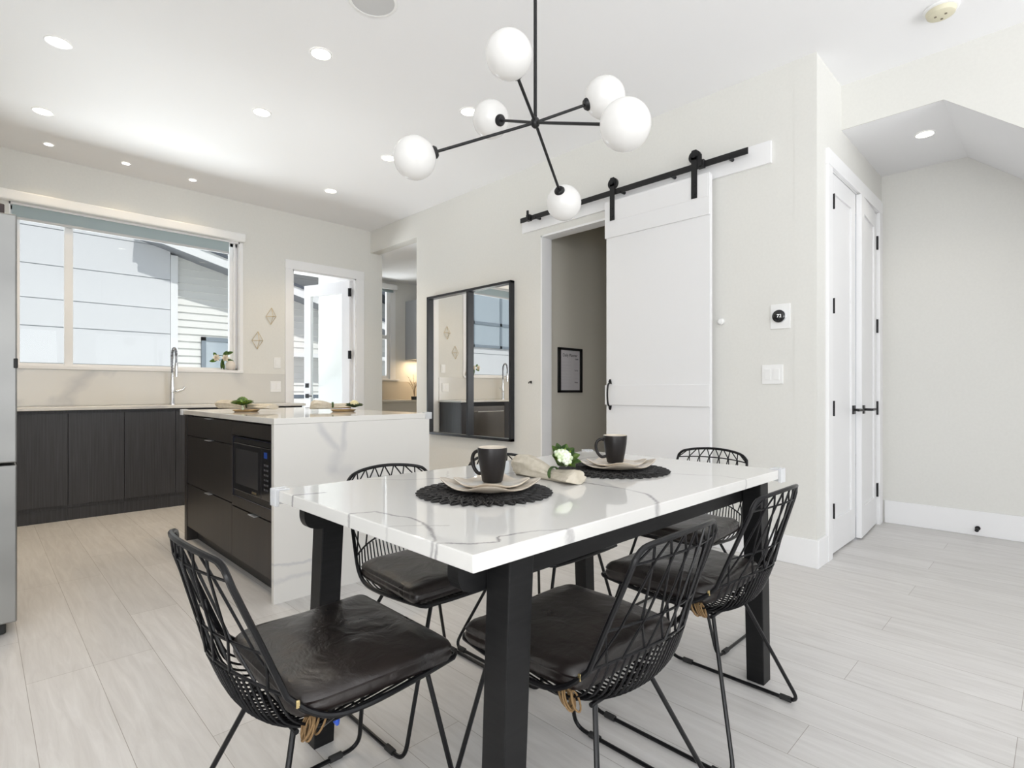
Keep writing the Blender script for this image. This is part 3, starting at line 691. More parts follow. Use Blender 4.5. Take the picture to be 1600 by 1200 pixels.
obj('edge_strip', boxes((IX0-.002, IX0+.002, y0, y1, .786, .790), (IX0-.002, IX0+.002, y0, y1, .454, .458), (IX0-.003, IX0+.002, y0+.01, y1-.01, .492, .497), (IX0-.002, IX0+.002, y1-.003, y1, .456, .79)), M['oven_edge'], t)
obj('door', bx(IX0-.004, IX0+.020, y0+.135, y1-.014, .492, .756, bev=.003), M['oven_glass'], t)
obj('window', boxes((IX0-.0055, IX0-.004, y0+.175, y1-.06, .53, .725)), mat('oven_mesh', (.035, .035, .037), .25), t)
cp = obj('control_panel', bx(IX0-.004, IX0+.020, y0+.004, y0+.132, .492, .756, bev=.002), M['oven_glass'], t)
obj('display', boxes((IX0-.0055, IX0-.004, y0+.05, y0+.09, .705, .735)), M['blue_led'], cp)
obj('keypad', boxes(*[(IX0-.005, IX0-.004, y0+.035+.022*i, y0+.048+.022*i, .54+.025*j, .55+.025*j) for i in range(3) for j in range(6)]), mat('key_grey', (.07, .07, .08), .5), cp)
obj('badge', boxes((IX0-.006, IX0-.004, y0+.20, y0+.26, .503, .513)), mat('badge_gold', (.25, .20, .12), .3, .6), t)

# corner protectors
def corner_guard(label, x, y, z, sx, sy, h=.045, group='clear corner guards'):
    bm = B(); a = .012; b = .030
    # little L shaped clear bumper hugging the outside of a corner
    box(bm, x-sx*b, x+sx*a, y, y+sy*a, z-h, z+.006, bev=.0025); box(bm, x, x+sx*a, y-sy*b, y, z-h, z+.006, bev=.0025)
    box(bm, x-sx*b, x+sx*.001, y-sy*b, y+sy*.001, z+.0005, z+.005, bev=.001)
    single('corner_guard', bm, M['clear'], label, 'corner guard', group)
# ================================================================== RIGHT WALL
# ---- mirror
t = thing('wall_mirror', 'large black framed two pane mirror on the wall beside the kitchen island', 'mirror', (XR-.02, 4.2, .565))
my0, my1, mz0, mz1, md = 3.56, 4.865, .578, 2.062, .05
bm = B(); f = .024
for a in ((XR-md, XR, my0, my0+f, mz0, mz1), (XR-md, XR, my1-f, my1, mz0, mz1), (XR-md, XR, my0, my1, mz0, mz0+f), (XR-md, XR, my0, my1, mz1-f, mz1)): box(bm, *a, bev=.0015)
obj('frame', bm, mat('mirror_frame', (.022, .023, .026), .35, .2), t)
obj('mullion', bx(XR-md, XR-.004, 4.165, 4.195, mz0+f, mz1-f, bev=.001), bpy.data.materials['mirror_frame'], t)
obj('mirror_pane', boxes((XR-.012, XR-.004, 4.195, my1-f, mz0+f, mz1-f)), M['mirror'], t)
obj('mirror_pane', boxes((XR-.012, XR-.004, my0+f, 4.165, mz0+f, mz1-f)), M['mirror'], t)
# small hook
t = thing('wall_hook', 'tiny black hook on the wall between the mirror and the barn door opening', 'hook', (XR, 3.345, 1.11))
bm = B(); box(bm, XR-.01, XR, 3.338, 3.352, 1.112, 1.136, bev=.002); tube(bm, [(XR-.008, 3.345, 1.13), (XR-.03, 3.345, 1.124), (XR-.036, 3.345, 1.112)], .005); obj('hook_arm', bm, M['black'], t)
# ---- barn door
BX = XR-.085
t = thing('barn_door', 'white sliding barn door with black handle hanging beside the dark hallway opening', 'barn door', (BX+.02, 2.06, .015))
y0, y1 = 1.645, 2.476
obj('door_slab', bx(BX+.006, BX+.04, y0, y1, .015, 2.49, bev=.002), M['door'], t)
obj('cross_rail', bx(BX-.006, BX+.006, y0-.001, y1+.006, .94, 1.09, bev=.002), M['door'], t)
obj('top_rail', boxes((BX-.006, BX+.006, y0-.001, y1+.006, 2.215, 2.492), (BX-.0085, BX-.006, y0+.01, y1-.01, 2.335, 2.48), bev=.001), M['door'], t)
obj('bottom_rail', bx(BX-.006, BX+.006, y0-.001, y1+.006, .015, .19, bev=.002), M['door'], t)
hb = B(); yh = y1-.045
tube(hb, spline([(BX-.006, yh, .925), (BX-.035, yh, .945), (BX-.045, yh, 1.02), (BX-.035, yh, 1.09), (BX-.006, yh, 1.11)], 6), .007, 8)
for z in (.918, 1.117): lathe(hb, [(0, 0), (.014, 0), (.012, .005), (0, .005)], (BX-.011, yh, z), 12, 'x')
prism(hb, [(yh-.014, 1.10), (yh+.014, 1.10), (yh+.006, 1.135), (yh-.006, 1.135)], BX-.012, BX-.006, 'x'); prism(hb, [(yh-.014, .935), (yh+.014, .935), (yh+.006, .90), (yh-.006, .90)], BX-.012, BX-.006, 'x')
obj('handle', hb, M['black'], t, True)
for yy in (1.748, 2.41):
    bm = B(); box(bm, BX-.0145, BX-.0085, yy-.021, yy+.021, 2.34, 2.62, bev=.001)
    for z in (2.37, 2.43): lathe(bm, [(0, 0), (.009, 0), (.009, .004), (0, .004)], (BX-.0185, yy, z), 8, 'x')
    prism(bm, [(yy-.021, 2.60), (yy-.03, 2.63), (yy-.016, 2.665), (yy+.016, 2.665), (yy+.03, 2.63), (yy+.021, 2.60)], BX-.0145, BX-.0085, 'x')
    h = obj('strap_hanger', bm, M['black'], t)
    bm = B(); lathe(bm, [(0, 0), (.043, 0), (.043, .018), (0, .018)], (BX-.008, yy, 2.622), 28, 'x'); lathe(bm, [(0, 0), (.012, 0), (.012, .012), (0, .012)], (BX-.022, yy, 2.622), 10, 'x'); obj('roller', bm, M['black'], h)
t = thing('barn_door_track', 'black steel sliding track on a white header board above the barn door', 'door track', (XR-.02, 2.4, 2.47))
obj('header_board', bx(XR-.02, XR, 1.28, 3.443, 2.467, 2.606, bev=.002), M['trim'], t)
obj('rail', bx(BX-.002, BX+.006, 1.395, 3.40, 2.536, 2.578, bev=.001), M['black'], t)
for yy in (1.52, 1.93, 2.35, 2.80, 3.22): 
    bm = B(); tube(bm, [(XR-.02, yy, 2.552), (BX+.006, yy, 2.552)], .012, 10); lathe(bm, [(0, 0), (.011, 0), (.011, .007), (0, .007)], (BX-.009, yy, 2.545), 8, 'x')
    obj('spacer', bm, M['black'], t)
for yy in (1.70, 3.29): obj('door_stop', boxes((BX-.02, BX+.012, yy-.022, yy+.022, 2.532, 2.585), (BX-.028, BX-.015, yy-.01, yy+.01, 2.54, 2.62), bev=.002), M['black'], t)
# ---- devices
t = thing('thermostat', 'round black thermostat on a white square plate high on the wall', 'thermostat', (XR, 1.23, 1.43))
obj('wall_plate', bx(XR-.008, XR, 1.172, 1.287, 1.43, 1.582, bev=.002), M['white_plastic'], t)
bm = B(); lathe(bm, [(0, -.032), (.034, -.032), (.038, -.029), (.038, -.024), (0, -.024)], (XR, 1.232, 1.506), 36, 'x'); obj('dial', bm, M['oven_glass'], t, True)
bm = B(); lathe(bm, [(0, -.0235), (.036, -.0235), (.040, -.020), (.040, -.0085), (0, -.0085)], (XR, 1.232, 1.506), 36, 'x'); obj('ring', bm, M['chrome'], t, True)
def text(s, size, loc, rot, material, parent, name, ext=.0003, align='CENTER'):
    cu = bpy.data.curves.new(name, 'FONT'); cu.body = s; cu.size = size; cu.extrude = ext; cu.align_x = align; cu.align_y = 'CENTER'
    o = bpy.data.objects.new(name, cu); C.objects.link(o); dg = bpy.context.evaluated_depsgraph_get()
    me = bpy.data.meshes.new_from_object(o.evaluated_get(dg)); bpy.data.objects.remove(o)
    R = Matrix.LocRotScale(Vector(loc), __import__('mathutils').Euler(rot), None); me.transform(R)
    me.transform(Matrix.Translation(-ORG[parent.name])); me.materials.clear(); me.materials.append(material)
    q = bpy.data.objects.new(name, me); C.objects.link(q); q.parent = parent; ORG[q.name] = ORG[parent.name]
    return q
text('72', .028, (XR-.0324, 1.228, 1.506), (PI/2, 0, -PI/2), M['white_text'], t, 'temperature_digits')
t = thing('light_switch', 'double white rocker switch on the wall under the thermostat', 'switch', (XR, 1.277, 1.09))
obj('cover_plate', bx(XR-.007, XR, 1.214, 1.34, 1.09, 1.21, bev=.002), M['white_plastic'], t)
for yy in (1.252, 1.302): obj('rocker', bx(XR-.012, XR-.0075, yy-.018, yy+.018, 1.115, 1.183, bev=.0015), M['white_plastic'], t)
bm = B(); lathe(bm, [(0, -.03), (.014, -.03), (.022, -.022), (.022, -.008), (.018, 0), (0, 0)], (XR, 1.60, 1.507), 24, 'x')
single('round_wall_stop', bm, M['white_plastic'], 'small round white knob on the wall just right of the barn door', 'knob', smooth=True)
# planner frame in the hallway
HY_ = 3.27
t = thing('framed_planner', 'narrow black framed daily planner board on the dim hallway wall', 'framed board', (3.978, HY_, 1.03))
x0, x1, z0, z1 = 3.803, 4.150, 1.03, 1.447
bm = B()
for a in ((x0, x0+.03, HY_-.02, HY_, z0, z1), (x1-.03, x1, HY_-.02, HY_, z0, z1), (x0, x1, HY_-.02, HY_, z0, z0+.022), (x0, x1, HY_-.02, HY_, z1-.022, z1)): box(bm, *a, bev=.001)
obj('frame', bm, M['black'], t); obj('sheet', boxes((x0+.03, x1-.03, HY_-.008, HY_-.004, z0+.022, z1-.022)), M['paper'], t)
text('Daily Planner', .040, (3.977, HY_-.0085, 1.378), (PI/2, 0, 0), M['ink'], t, 'title_text')
text('Goals', .020, (4.075, HY_-.0085, 1.345), (PI/2, 0, 0), M['ink'], t, 'heading_text')
text('To Do', .020, (4.068, HY_-.0085, 1.238), (PI/2, 0, 0), M['ink'], t, 'heading_text')
text('Notes', .020, (4.068, HY_-.0085, 1.125), (PI/2, 0, 0), M['ink'], t, 'heading_text')
obj('ruled_lines', boxes(*[(x0+.045, x0+.19, HY_-.0085, HY_-.008, 1.09+.028*k, 1.0912+.028*k) for k in range(9)], *[(4.03, 4.115, HY_-.0085, HY_-.008, 1.15+.012*k, 1.1508+.012*k) for k in range(6)], *[(4.03, 4.115, HY_-.0085, HY_-.008, 1.262+.012*k, 1.2628+.012*k) for k in range(6)]), M['ink_light'], t)
# door stop on the alcove baseboard
bm = B(); tube(bm, [(5.152, .441, .055), (5.10, .441, .05)], .006, 8); lathe(bm, [(0, -.012), (.012, -.012), (.012, 0), (0, 0)], (5.10, .441, .05), 14, 'x'); lathe(bm, [(0, -.004), (.016, -.004), (.016, 0), (0, 0)], (5.152, .441, .055), 14, 'x')
single('door_stopper', bm, M['black'], 'small black door stop screwed to the white baseboard at the right', 'door stop')

# ================================================================== CEILING FITTINGS
def downlight(label, x, y, z=HC, r=.055, group='recessed ceiling downlights', energy=8, small=False):
    t = thing('recessed_downlight', label, 'ceiling light', (x, y, z), 0, group)
    bm = B(); lathe(bm, [(r*.98, -.0005), (r*.98, -.004), (r*1.12, -.004), (r*1.18, -.0005)], (x, y, z), 32); obj('trim_ring', bm, M['white_plastic'], t)
    bm = B(); lathe(bm, [(0, -.003), (r*.98, -.003), (r*.98, -.0005), (0, -.0005)], (x, y, z), 32); obj('lens', bm, M['lens_s'] if small else M['lens'], t)
    lamp('downlight_lamp', 'SPOT', (x, y, z-.012), (0, 0, 0), energy, (1, .77, .48) if y > 3.5 else (1, .93, .82), spot_size=math.radians(115), spot_blend=.6, shadow_soft_size=.05)
K = 'recessed ceiling downlight, '
downlight('larger '+K+'nearest one in the left column', .334, 4.056, energy=40)
downlight('larger '+K+'far one in the left column', .338, 5.138, energy=38)
downlight('larger '+K+'near one in the middle column beside the round speaker', 1.459, 3.1, energy=16)
downlight('larger '+K+'far one in the middle column', 1.461, 4.05, energy=30)
downlight('larger '+K+'farthest one in the right column, over the glazed door side', 2.53, 5.16, energy=36)
downlight('larger '+K+'partly behind the leftmost globe of the chandelier', 2.527, 4.084, energy=20)
downlight('larger '+K+'just above the left middle globe of the chandelier', 2.515, 3.0, energy=14)
downlight('small '+K+'leftmost of three above the kitchen window', .416, 5.79, r=.03, energy=5, small=True, group='small downlights above the window')
downlight('small '+K+'middle of three above the kitchen window', .937, 5.80, r=.03, energy=5, small=True, group='small downlights above the window')
downlight('small '+K+'rightmost of three above the kitchen window', 1.462, 5.81, r=.03, energy=5, small=True, group='small downlights above the window')
downlight(K+'in the low ceiling of the alcove at the right', 4.51, .655, z=2.76, r=.05, energy=5)
t = thing('ceiling_speaker', 'round pale grey speaker grille flush in the ceiling at the top edge', 'speaker', (1.45, 2.49, HC))
bm = B(); lathe(bm, [(.108, -.0005), (.108, -.006), (.118, -.006), (.126, -.0005)], (1.45, 2.49, HC), 48); obj('rim', bm, M['white_plastic'], t)
bm = B(); lathe(bm, [(0, -.004), (.108, -.004), (.108, -.0005), (0, -.0005)], (1.45, 2.49, HC), 48); obj('grille', bm, M['grey_mesh'], t)
t = thing('smoke_detector', 'round cream smoke detector on the ceiling at the upper right', 'smoke detector', (3.60, .455, HC))
cm = mat('detector_cream', (.72, .68, .52), .5)
bm = B(); lathe(bm, [(0, -.012), (.072, -.012), (.078, -.008), (.078, -.0005), (0, -.0005)], (3.60, .455, HC), 40); obj('base_plate', bm, M['white_plastic'], t, True)
bm = B(); lathe(bm, [(0, -.042), (.048, -.040), (.060, -.034), (.066, -.0125), (0, -.0125)], (3.60, .455, HC), 40); obj('cover', bm, cm, t, True)
bm = B()
for a in (0, 2.1, 4.2): lathe(bm, [(0, -.0435), (.006, -.0435), (.006, -.041), (0, -.041)], (3.60+.025*math.cos(a), .455+.025*math.sin(a), HC), 10)
obj('vent', bm, mat('vent_brown', (.2, .17, .12), .6), t)

# ---- chandelier
hub = Vector((1.46, 1.362, 2.032))
t = thing('chandelier', 'six globe black sputnik chandelier hanging over the dining table', 'chandelier', (hub.x, hub.y, hub.z))
G = [(1.218, 1.252, 2.127), (1.507, 1.655, 2.163), (1.109, 1.619, 1.875), (1.666, 1.2, 2.138), (1.372, .915, 1.838), (1.816, 1.525, 1.864)]
bm = B(); tube(bm, [(hub.x, hub.y, HC-.02), hub], .0065, 10); obj('stem', bm, M['black'], t, True)
bm = B(); lathe(bm, [(0, -.03), (.03, -.03), (.06, -.022), (.062, -.0005), (0, -.0005)], (hub.x, hub.y, HC), 32); obj('canopy', bm, M['black'], t, True)
bm = B(); sphere(bm, hub, .017, 3, (1, 1, 1.25)); obj('hub', bm, M['black'], t, True)
for g in G:
    g = Vector(g); dv = (g-hub).normalized(); R = .075
    bm = B(); tube(bm, [hub, g-dv*(R+.004)], .0055, 10); a = obj('arm', bm, M['black'], t, True)
    bm = B(); tube(bm, [g-dv*(R+.010), g-dv*(R+.002), g-dv*(R-.006)], [.016, .0225, .0225], 24); obj('cap', bm, M['black'], a, True)
    bm = B(); sphere(bm, g, R, 4); obj('globe', bm, M['globe'], a, True)

# ================================================================== DINING TABLE
TX0, TX1, TY0, TY1, TZ = .622, 2.10, .729, 1.617, .76
t = thing('dining_table', 'white veined marble top dining table on black wooden trestle legs', 'dining table', ((TX0+TX1)/2, (TY0+TY1)/2, 0))
obj('tabletop', bx(TX0, TX1, TY0, TY1, TZ-.033, TZ, bev=.0025), M['marble'], t)
def apron(y0, y1):
    P = [(TX0+.035, TZ-.036), (TX1-.035, TZ-.036), (TX1-.035, TZ-.075), (TX1-.055, TZ-.108), (TX0+.075, TZ-.108), (TX0+.045, TZ-.098), (TX0+.034, TZ-.075)]
    P = [(p.x, p.z) for p in fillet([Vector((a, 0, b)) for a, b in P], .022, 4, True)]
    return prism(B(), P, y0, y1, 'y')
obj('apron', apron(TY0+.085, TY0+.118), M['blackwood'], t)
obj('apron', apron(TY1-.118, TY1-.085), M['blackwood'], t)
obj('cross_rail', boxes((TX0+.10, TX0+.13, TY0+.118, TY1-.118, TZ-.055, TZ-.035)), M['blackwood'], t)
obj('cross_rail', boxes((TX1-.13, TX1-.10, TY0+.118, TY1-.118, TZ-.095, TZ-.035)), M['blackwood'], t)
def leg(xs, y0, y1):
    # xs: x of the outer side at top, leaning outwards to the floor
    xt, sgn = xs; bm = B(); w = .068; lean = .032
    xa, xb = (xt, xt+w) if sgn < 0 else (xt-w, xt)
    top = [(xa, y0), (xb, y0), (xb, y1), (xa, y1)]
    bot = [(xa+sgn*lean+.003, y0+.002), (xb+sgn*lean-.003, y0+.002), (xb+sgn*lean-.003, y1-.002), (xa+sgn*lean+.003, y1-.002)]
    A = [bm.verts.new((x, y, TZ-.0345)) for x, y in top]; D = [bm.verts.new((x, y, 0)) for x, y in bot]
    for i in range(4): bm.faces.new((A[i], A[(i+1) % 4], D[(i+1) % 4], D[i]))
    bm.faces.new(A[::-1]); bm.faces.new(D)
    bmesh.ops.bevel(bm, geom=bm.edges[:], offset=.003, segments=2, profile=.5, affect='EDGES')
    return bm
obj('leg', leg((TX0+.108, -1), TY0+.018, TY0+.084), M['blackwood'], t)
obj('leg', leg((TX0+.108, -1), TY1-.084, TY1-.018), M['blackwood'], t)
obj('leg', leg((TX1-.075, 1), TY0+.018, TY0+.084), M['blackwood'], t)
obj('leg', leg((TX1-.075, 1), TY1-.084, TY1-.018), M['blackwood'], t)
corner_guard('clear plastic corner guard on the far left corner of the dining table', TX0, TY1, TZ, -1, 1)
corner_guard('clear plastic corner guard on the right front corner of the dining table', TX1, TY0, TZ, 1, -1)
corner_guard('clear plastic corner guard on the back right corner of the dining table', TX1, TY1, TZ, 1, 1)
corner_guard('clear plastic corner guard on the far left corner of the island top', IX0-.008, IY1+.02, .912, -1, 1, .035)
corner_guard('clear plastic corner guard on the right front corner of the island top', IX1, IY0, .912, 1, -1, .035)

# ================================================================== CHAIRS
def lerp(a, b, t): return a+(b-a)*t
SIDE = [(.225, .428), (.12, .422), (.0, .417), (-.075, .422), (-.125, .445), (-.166, .487)]
CENT = [(.235, .424), (.12, .400), (.0, .380), (-.10, .368), (-.185, .405), (-.238, .515)]
WID = [.188, .2, .2, .2, .196, .186]
LV = {'l1': ((-.166, .487), (-.238, .522), .186), 'l2': ((-.198, .572), (-.252, .588), .181), 'l3': ((-.254, .714), (-.290, .722), .170), 'bar': ((-.266, .748), (-.297, .764), .150)}
def lev(k, t):
    (ya, za), (yb, zb), w_ = LV[k]; q = 1-t*t
    return Vector((w_*t, lerp(ya, yb, q), lerp(za, zb, q)))
def chair_meshes():
    parts = []
    # heavy outer rod: one closed loop round seat and back
    P = [(-.195, .222, .428), (-.205, .12, .423), (-.21, .0, .418), (-.208, -.075, .424), (-.201, -.125, .448), (-.190, -.163, .485)]
    side = spline(P, 5)+[Vector(p) for p in [(-.184, -.198, .572), (-.174, -.252, .705)]]
    top = [lev('bar', t_) for t_ in [-.97, -.75, -.5, -.25, 0, .25, .5, .75, .97]]
    top[0] = Vector((-.150, -.2645, .745)); top[-1] = Vector((.150, -.2645, .745))
    cl = [Vector((-.171, -.2585, .725))]+top+[Vector((.171, -.2585, .725))]
    right = [Vector((-p.x, p.y, p.z)) for p in side][::-1]
    frontc = [(.185, .236, .428), (.10, .240, .4265), (0, .241, .426), (-.10, .240, .4265), (-.185, .236, .428)]
    loop = side+spline(cl, 4)+right+[Vector(p) for p in frontc]
    bm = B(); tube(bm, loop, .0062, 8, closed=True); parts.append(('outer_rod', bm, M['wire']))
    # lattice of the back
    bm = B()
    for k in ('l3', 'l2', 'l1'): tube(bm, [lev(k, -1+i/8) for i in range(17)], .0034 if k == 'l1' else .0029, 6)
    N = 7
    for i in range(N):
        for s in (-1, 1):
            pt = [lev('bar', (-1+(2*i+1)/N)*.97+s*.012), lev('l3', -1+(2*i+1+s)/N), lev('l2', max(-1, min(1, -1+(2*i+1+2*s)/N))), lev('l1', max(-1, min(1, -1+(2*i+1+3*s)/N)))]
            pt = [p+Vector((0, s*.0025, 0)) for p in pt]
            if abs(-1+(2*i+1+2*s)/N) > 1.0: pt = pt[:2]
            elif abs(-1+(2*i+1+3*s)/N) > 1.01: pt = pt[:3]
            tube(bm, pt, .0027, 6)
    for s in (-1, 1): tube(bm, [lev('l2', s*1.0), lev('l1', s*(1-1/N))], .0027, 6)
    parts.append(('back_lattice', bm, M['wire']))
    # basket ribs
    bm = B(); NR = 25
    for i in range(NR):
        tt = -1+2*i/(NR-1); q = 1-tt*tt
        q2 = q**.55
        pts = [Vector((WID[j]*tt, lerp(SIDE[j][0], CENT[j][0], q2 if j not in (0, 5) else q), lerp(SIDE[j][1], CENT[j][1], q2 if j not in (0, 5) else q))) for j in range(6)]
        tube(bm, spline(pts, 5), .0026, 5)
    for j in (1, 2, 3):
        tube(bm, [Vector((WID[j]*tt, lerp(SIDE[j][0], CENT[j][0], (1-tt*tt)**.55), lerp(SIDE[j][1], CENT[j][1], (1-tt*tt)**.55)-.005)) for tt in [-1+i/8 for i in range(17)]], .0032, 6)
    parts.append(('seat_basket', bm, M['wire']))
    # two sled legs
    for s in (-1, 1):
        P = [(s*.13, .185, .412), (s*.255, .228, .009), (s*.255, -.245, .009), (s*.105, -.115, .366)]
        bm = B(); tube(bm, fillet(P, .045, 6), .0062, 8); parts.append(('leg', bm, M['wire']))
        for y in (.155, -.20):
            bm = B(); tube(bm, [(s*.255, y-.018, .0105), (s*.255, y+.018, .0105)], .0095, 10)
            parts.append(('foot_glide', bm, M['rubber']))
    bm = B(); tube(bm, [(-.17, .185, .413), (.17, .185, .413)], .0055, 8); tube(bm, [(-.12, -.115, .368), (.12, -.115, .368)], .0055, 8)
    for s in (-1, 1): tube(bm, [(s*.10, .185, .412), (s*.10, -.115, .369)], .004, 6)
    parts.append(('seat_support', bm, M['wire']))
    # cushion
    bm = B(); n = 72; cy = .036; hw, hd = .214, .184
    y_ = lambda a: math.sin(a) > 0
    def ring(sc, z, sag=0):
        vs = []
        for k in range(n):
            a = 2*PI*k/n; e = 2/(13.0 if y_(a) else 9.0)
            x = math.copysign(abs(math.cos(a))**e, math.cos(a)); y = math.copysign(abs(math.sin(a))**e, math.sin(a))
            m_ = 1-.035*(1-y)
            zz_ = z
            if sc < .97: zz_ += .0022*math.sin(9*x*sc+4*y*sc)*sc
            vs.append(bm.verts.new((x*hw*sc*m_, cy+y*hd*sc, zz_)))
        return vs
    rr = [(.04, .484), (.25, .4845), (.45, .484), (.62, .483), (.76, .481), (.87, .4785), (.94, .475), (.98, .469), (1.0, .461), (.992, .4565), (.992, .4545), (1.002, .449), (1.0, .44), (.975, .430), (.93, .427), (.3, .427)]
    R_ = [ring(a, b) for a, b in rr]
    for A, D in zip(R_, R_[1:]):
        for k in range(n): bm.faces.new((A[k], A[(k+1) % n], D[(k+1) % n], D[k]))
    bm.faces.new(R_[0]); bm.faces.new(R_[-1][::-1])
    parts.append(('seat_cushion', bm, M['leather']))
    return parts
G_CH = 'black wire dining chairs'
root = thing('dining_chair', 'black wire dining chair at the near left end of the table, nearest the camera', 'chair', (0, 0, 0), 0, G_CH)
legs = {}
for nm, bm, mt in chair_meshes():
    if nm == 'foot_glide': o = obj(nm, bm, mt, legs['l'], False, world=False)
    else:
        o = obj(nm, bm, mt, root, True, world=False)
        if nm == 'leg': legs['l'] = o
CH = [  # x, y, facing angle (0 = facing +Y), label
    (.570, 1.195, -PI/2, None),
    (1.068, .835, 0.0, 'black wire dining chair, left one of the two along the front side of the table'),
    (1.695, .862, 0.0, 'black wire dining chair with its tall back over the right front table corner'),
    (1.108, 1.525, PI, 'black wire dining chair on the far side, seen between the two left table legs'),
    (1.645, 1.50, PI, 'black wire dining chair on the far side, its top hidden by the left mug'),
    (2.285, 1.205, PI/2, 'black wire dining chair at the far table end against the white barn door')]
chairs = []
for i, (x, y, a, lb) in enumerate(CH):
    o = root if i == 0 else copy_tree(root)
    o.location = (x, y, 0); o.rotation_euler = (0, 0, a)
    if lb: o['label'] = lb
    chairs.append(o)
# ties of the cushions (twine, tag, gold clips) - parts of the single chairs that show them
def ties(chair, col, sx, blue=False):
    bm = B()
    for k in range(9):
        a = random.uniform(-.3, .3); c = Vector((sx*(.196+random.uniform(-.006, .006)), -.115+random.uniform(-.018, .018), .418))
        tube(bm, [c+Vector((.012*math.cos(q)-sx*.004, .010*math.sin(q)*(1+a), .019*math.sin(q+a)-.006)) for q in [2*PI*j/14 for j in range(14)]], .0022, 5, closed=True)
    o = obj('cushion_tie', bm, col, None); o.parent = chair
    if blue:
        bm = B(); tube(bm, [(sx*.165, -.055, .40), (sx*.165, -.053, .385), (sx*.163, -.05, .375)], [.005, .007, .004], 8); q = obj('blue_tag', bm, M['bluetag'], None); q.parent = chair; q['label'] = 'blue plastic tag'
    bm = B(); box(bm, sx*.199-.002, sx*.199+.003, -.150, -.143, .462, .476, bev=.001); q = obj('cushion_clip', bm, M['gold'], None); q.parent = chair
ties(chairs[0], M['twine'], 1, True); ties(chairs[1], M['twine'], -1); ties(chairs[2], M['twine'], -1)

# ================================================================== TABLE SETTING
def placemat(label, cx, cy, R):
    bm = B(); z = TZ+.004
    for j in range(16):
        a0 = random.uniform(0, 2*PI); rm = R*(.30+.66*(j % 8)/7); am = R*.085; nn = [17, 19, 22, 26, 29, 31, 34, 37][j % 8]
        pts = []
        for k in range(nn*8):
            th = 2*PI*k/(nn*8); r = rm+am*math.sin(nn*th+a0)+random.uniform(-.001, .001)
            pts.append((cx+r*math.cos(th), cy+r*math.sin(th), z+.0022*math.sin(nn*th*1.0+a0+1.5+(j//8)*PI)))
        tube(bm, pts, .0024, 4, closed=True)
    for k in range(70):
        a = random.uniform(0, 2*PI); r0 = R*random.uniform(.2, .75); 
        pts = [(cx+(r0+R*.24*u)*math.cos(a+.35*u), cy+(r0+R*.24*u)*math.sin(a+.35*u), z+.002+.0015*math.sin(u*9)) for u in [i/6 for i in range(7)]]
        tube(bm, pts, .0022, 4)
    lathe(bm, [(0, 0), (R*.32, 0), (R*.32, .003), (0, .003)], (cx, cy, TZ+.001), 24)
    return single('placemat', bm, M['mat'], label, 'placemat', 'woven black placemats')
placemat('round woven black placemat under the mug and plates on the left', 1.025, 1.152, .183)
placemat('round woven black placemat under the mug and plates on the right', 1.640, 1.145, .190)
def square_plate(label, cx, cy, z, hs, rise, rot=0.0, grp=None):
    bm = B(); bm2 = B(); n = 96
    def f(sc, zo, th=0):
        out = []
        for k in range(n):
            a = 2*PI*k/n; ca, sa = math.cos(a), math.sin(a)
            e = 1/((abs(ca)**5+abs(sa)**5)**(1/5)); r = hs*e*sc
            corner = (abs(math.sin(2*a)))**3
            zz_ = z+zo+(.25+.75*corner)*rise*max(0, (sc-.55)/.45)**1.6
            x, y = r*ca, r*sa; out.append((cx+x*math.cos(rot)-y*math.sin(rot), cy+x*math.sin(rot)+y*math.cos(rot), zz_))
        return out
    rings = [f(s_, .006) for s_ in (.05, .3, .55, .7, .82, .92, .985)]+[f(1.0, .0045)]+[f(.985, .002), f(.9, .001), f(.7, 0), f(.5, 0), f(.2, 0)]
    V = [[bm.verts.new(p) for p in r] for r in rings]
    for A, D in zip(V, V[1:]):
        for k in range(n): bm.faces.new((A[k], A[(k+1) % n], D[(k+1) % n], D[k]))
    bm.faces.new(V[0]); bm.faces.new(V[-1][::-1])
    return single('dinner_plate', bm, M['plate'], label, 'plate', grp, smooth=True)
for side, cx, cy, mx_, my_ in (('left', 1.050, 1.155, 1.073, 1.172), ('right', 1.665, 1.150, 1.682, 1.166)):
    square_plate('larger square cream plate, lower of two, under the %s mug' % side, cx, cy, TZ+.0095, .118, .026, 0, 'square plates')
    square_plate('smaller square cream plate, directly under the %s mug' % side, cx+.008, cy+.004, TZ+.0165, .090, .018, 0, 'square plates')
    t = thing('coffee_mug', 'tall matt black mug with cream rim standing on the %s plate stack' % side, 'mug', (mx_, my_, TZ+.023), 0, 'black mugs')
    z0 = TZ+.023
    bm = B(); lathe(bm, [(0, .0), (.026, 0), (.030, .004), (.036, .035), (.0415, .07), (.0435, .098), (.0428, .101)], (mx_, my_, z0), 40)
    obj('mug_body', bm, M['mug'], t, True)
    bm = B(); lathe(bm, [(.0428, .1005), (.0418, .1022), (.0400, .1005), (.0385, .07), (.033, .035), (.027, .008), (0, .006)], (mx_, my_, z0), 40)
    obj('mug_rim', bm, M['cream'], t, True)
    hb = B(); ang = math.radians(135); dx, dy = math.cos(ang), math.sin(ang)
    if side == 'left': dx, dy = math.cos(math.radians(105)), math.sin(math.radians(105))
    H_ = [(.036, .083), (.052, .087), (.066, .078), (.071, .058), (.064, .036), (.050, .022), (.034, .024)]
    tube(hb, spline([(mx_+dx*a, my_+dy*a, z0+b) for a, b in H_], 5), .0055, 10); obj('handle', hb, M['mug'], t, True)

